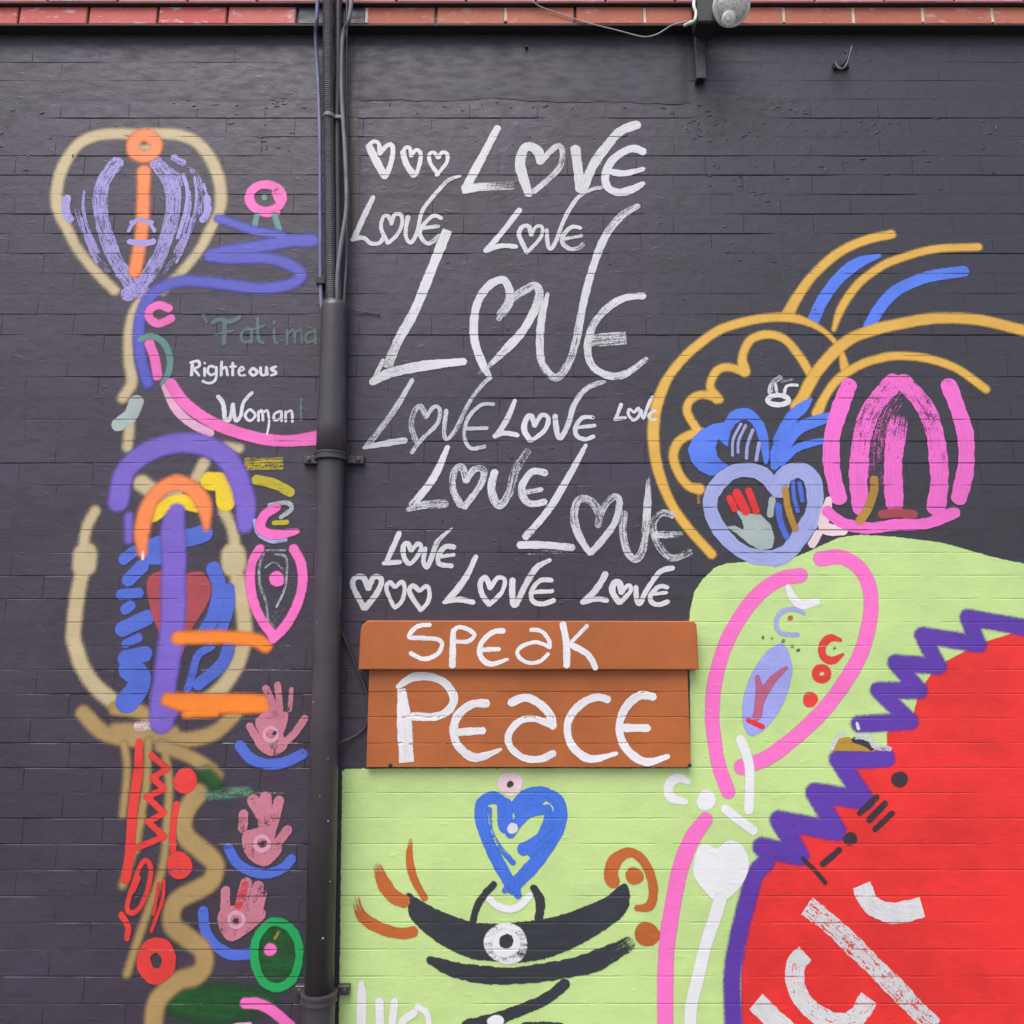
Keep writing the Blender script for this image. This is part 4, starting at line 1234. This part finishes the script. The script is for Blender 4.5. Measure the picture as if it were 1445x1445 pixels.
# ------------------------------------------------------------------ conduit and cables above the pipe
def along(pts, reg, ds, step=.02, k=None):
    x0, y0, sc = REG[reg]; ds = ds if isinstance(ds, (list, tuple)) else [ds]*len(pts)
    a = np.array([P(x0+p[0]*sc, y0+p[1]*sc, d) for p, d in zip(pts, ds)])
    q, _ = spline(a[:, [0, 2, 1]], step); return [Vector((r[0], r[2], r[1])) for r in q]
cd = empty('ribbed_conduit', tuple(onpipe(432)), 'grey-black ribbed conduit running up from the top of the drainpipe', 'conduit')
pts = along([(463,-120),(463,60),(464,165),(465.5,300),(467,400),(468,432)], 'px', [.1,.1,.07,.065,.06,.058], .0034)
MB().tube(pts, [.0172 if i % 2 else .0192 for i in range(len(pts))], 14).build('ribbed_tube', M_COND, cd)
c = q3(465, 165, .07)
MB().lathe((c.x, c.y, c.z), (.1, 0, 1), [(-.006, .019), (-.006, .022), (.006, .022), (.006, .019)], 20).box(c.x, c.x+.052, c.y-.005, c.y+.06, c.z-.006, c.z+.005).build('clip', M_CABLE, cd)
c = q3(452.5, 401, .02); MB().box(c.x-.008, c.x+.022, -.05, -.002, c.z-.012, c.z+.012, .002).build('clip', M_BOX, cd)
pts = along([(477,-120),(477,80),(476,200),(477,330),(478,432)], 'px', [.07,.065,.05,.05,.055], .03)
tag(MB().tube(pts, .0145, 12).build('smooth_conduit', M_CABLEK, None, True), 'smooth black tube squeezed beside the ribbed conduit', 'conduit')
pts = along([(506,-110),(494,18),(486,40),(482.5,62),(481.5,104),(482.5,145),(486.5,207),(489,270),(488,302),(481.5,343),(476.5,385),(475.5,432)], 'px', [.1,.095,.075,.07,.07,.07,.07,.07,.07,.07,.068,.06], .012)
tag(MB().tube(pts, .0075, 10).build('grey_cable', M_CABLE, None, True), 'grey cable curving down into the top of the drainpipe', 'cable')
pts = along([(489.5,300),(489,360),(487,400),(485,434)], 'px', [.03,.04,.05,.055], .02)
pts2 = along([(492,-110),(489,60),(489.5,180),(490,300)], 'px', [.08,.05,.03,.03], .02)
tag(MB().tube(pts2[:-1]+pts, .0055, 8).build('thin_cable', M_PIPE, None, True), 'thin dark cable behind the grey cable', 'cable')
pts = along([(451,-110),(447.5,20),(445.5,45),(447,80),(449.5,124),(451.5,200),(452,300),(453,420),(458,440)], 'px', [.09,.085,.05,.03,.025,.03,.03,.04,.05], .015)
tag(MB().tube(pts, .0072, 8).build('blue_grey_cable', M_CABLEB, None, True), 'blue-grey cable left of the ribbed conduit', 'cable')
def wire(name, pts, d, r, mat, label, reg='px', cat='wire'):
    tag(MB().tube(along(pts, reg, d, .008), r, 6).build(name, mat, None, True), label, cat)
wire('loose_wire', [(488,430),(498,437),(515,440),(536,444)], [.03,.012,.006,.004], .002, M_PIPE, 'short loose wire beside the top of the drainpipe')
wire('wall_wire', [(474,880),(480,888),(492,915),(505,948),(513,965),(519,985),(519,1008),(514,1028),(498,1040),(474,1050)], [.02,.016,.01,.008,.008,.008,.008,.008,.01,.02], .0042, M_PIPE, 'dark wire looping from the drainpipe behind the orange block')
wire('hanging_wire', [(250,10),(300,45),(400,82),(600,150),(800,200),(950,240),(1020,250),(1100,230),(1200,170),(1290,150),(1345,140)], [.068,.06,.052,.05,.05,.05,.05,.052,.06,.07,.08], .0021, M_WIRE, 'pale wire sagging below the red courses towards the lamp', 'C0')
# ------------------------------------------------------------------ lamp, bracket, hook
lc = q3(1031, 8, .15); bx = q3(993, 14, .1)
lamp = empty('bulkhead_lamp', (bx.x, -.06, bx.z), 'weathered white round outdoor lamp on a black box at the red courses', 'lamp')
x0 = q3(982, 0, .12).x; x1 = q3(1010, 0, .12).x
zb_ = q3(995, 31, .12).z
MB().box(x0, x1, -.12, -.055, zb_, zb_+.13, .006).build('mounting_box', M_BOX, lamp)
ax = Vector((.12, -.75, -.65)).normalized()
MB().lathe(tuple(lc - ax*.05), tuple(ax), [(0, .035), (.005, .05), (.03, .058), (.045, .062), (.055, .062)], 28).build('housing', M_LAMP, lamp, True)
MB().lathe(tuple(lc), tuple(ax), [(.004, .062), (.006, .066), (.014, .066), (.017, .062), (.018, .054)], 28).build('rim', M_LAMP, lamp, True)
MB().lathe(tuple(lc), tuple(ax), [(.016, .055), (.026, .052), (.038, .042), (.046, .026), (.049, .004)], 28).build('lens', M_LENS, lamp, True)
low = lc + ax*.012 + Vector((-.014, -.0, -.052))
MB().lathe(tuple(low), tuple(ax), [(-.004, .024), (.004, .025), (.008, .021)], 16).lathe(tuple(low+ax*.008+Vector((-.004,0,-.004))), tuple(ax), [(0, .006), (.003, .005)], 8).build('sensor', M_LAMP, lamp, True)
MB().box(x1-.004, q3(1016, 0, .12).x, -.11, -.07, lc.z-.03, lc.z+.02).build('arm', M_BOX, lamp)
pts = along([(990,-12),(981,-3),(979,8),(982,18),(980,29),(972,33),(966,36)], 'px', [.11,.115,.12,.12,.12,.1,.08], .006)
MB().tube(pts, .0055, 8).build('cable', M_LAMP, lamp, True)
a = q3(979.5, 36, .03); b = q3(996.5, 111, .03)
wb = empty('wall_bracket', ((a.x+b.x)/2, -.012, b.z), 'black steel channel bracket on the wall under the lamp', 'bracket')
m_ = MB().box(a.x, b.x, -.034, -.028, b.z, a.z+.03, .0015); m_.build('web', M_STEEL, wb)
for xa in (a.x, b.x-.005): MB().box(xa, xa+.005, -.0275, -.003, b.z+.002, a.z+.03, .001).build('flange', M_STEEL, wb)
MB().box(a.x+.006, b.x-.006, -.05, -.013, a.z-.05, a.z-.005, .003).build('bolt_plate', M_BOX, wb)
hk = q3(1187, 92, .006)
ho = empty('wall_hook', (hk.x, -.006, hk.z), 'small bent black metal hook fixed high on the wall', 'hook')
MB().box(hk.x-.03, hk.x+.026, -.014, -.004, hk.z-.016, hk.z+.008, .003).build('base_plate', M_BOX, ho)
MB().tube(along([(1178,88),(1183,96),(1190,97),(1196,88),(1200,74),(1202,66)], 'px', [.014,.03,.042,.045,.045,.042], .004), .0045, 8).build('prong', M_STEEL, ho, True)
MB().tube(along([(1188,93),(1193,85),(1196,77),(1193,72)], 'px', [.014,.025,.03,.03], .004), .0042, 8).build('prong', M_STEEL, ho, True)
hn = q3(743, 66, .008); tag(MB().lathe((hn.x, -.004, hn.z), (0, -1, 0), [(0, .006), (.008, .006), (.01, .004)], 8).build('bolt_head', M_BOX), 'small dark bolt head in the smooth band under the red courses', 'bolt')

# old bare strip behind the cables and dried lumps of paint and plaster
PM['oldbrown'] = paint('oldbrown', (66, 54, 50), soft=.004, rag=.003)
LAYER['wall'] = 0
motif('bare_strip', 'narrow strip of old brown-black wall beside the cables', 's oldbrown px 15 .75 : 497,150 498,190 500,235 499,330\ns chalk px 5 .42 : 497,146 500,160 503,178 499,200')
lv, lf = [], []
def lump(px, py, rx, rz, h, rot):
    x, _, z = P(px, py); b = len(lv); n = 9; ca, sa = math.cos(rot), math.sin(rot)
    for r_, hh in ((1.0, -.002), (.75, .45*h), (.35, .9*h)):
        for k in range(n):
            a = 2*math.pi*k/n; q = r_*(1+rnd.uniform(-.2, .2)); u, w_ = rx*q*math.cos(a), rz*q*math.sin(a)
            lv.append((x+u*ca-w_*sa, -.0005-hh, z+u*sa+w_*ca))
    lv.append((x, -.0005-h, z))
    for t_ in range(2):
        for k in range(n): l = (k+1) % n; lf.append((b+t_*n+k, b+t_*n+l, b+(t_+1)*n+l, b+(t_+1)*n+k))
    for k in range(n): lf.append((b+2*n+k, b+2*n+(k+1) % n, b+3*n))
for (xa, xb, ya, yb, n_) in ((970,1265,140,200,46),(968,985,150,205,8),(990,1265,215,290,22),(360,448,135,215,20),(240,370,140,180,8),(500,960,143,160,14),(640,900,180,205,6),(1270,1445,140,280,14),(0,180,150,240,10),(500,920,300,870,18),(940,1200,300,440,10)):
    for _ in range(n_):
        lump(rnd.uniform(xa, xb), rnd.uniform(ya, yb), rnd.uniform(.004, .015), rnd.uniform(.002, .005), rnd.uniform(.0006, .0018), rnd.gauss(0, .25) if rnd.random() < .75 else 1.5)
tag(link('paint_lumps', mesh('paint_lumps', lv, lf), M_BLACK, wall, True), kind='stuff')

# pale bare mortar showing in the joints low on the left
jl_ = []
for k in range(-40, 2):
    px, py = to_px(-.7, ZJ+k*CO)
    if 890 < py < 1440:
        x = 182 + rnd.uniform(0, 90)
        while x < 425:
            L = rnd.uniform(30, 150); x2 = min(x+L, 428)
            if x2-x > 12: jl_.append('p chalk px %.2f %.2f : %.1f,%.2f %.1f,%.2f' % (rnd.uniform(.6, 1.2), rnd.uniform(.36, .5), x, py, x2, py+rnd.uniform(-.5, .5)))
            x = x2 + rnd.uniform(6, 110)
PM['chalk2'] = paint('chalk2', (190, 182, 172), soft=.0012, rag=.0005, sharp=.12, jl=0)
LAYER['wall'] = 60
tag(motif('joint_lines', None, '\n'.join(q.replace('chalk', 'chalk2') for q in jl_)), kind='stuff')

# flecks of stray paint on the drainpipe
for px, py, r_ in ((441,990,.0026),(463,1068,.0022),(463,1155,.003),(456,1317,.0034),(465,1240,.002),(447,880,.0018),(452,1120,.0018)):
    c = onpipe(py); xx = P(px, py, pd+.038)[0]; off = max(-.041, min(.041, xx-c.x)); yy = c.y-math.sqrt(max(1e-6, .0425**2-off**2))
    nrm = Vector((off, yy-c.y, 0)).normalized()
    MB().lathe((c.x+off, yy, c.z), tuple(nrm), [(-.0006, r_), (.0005, r_*.8), (.0008, r_*.3)], 7).build('paint_fleck', M_WIRE, dp)
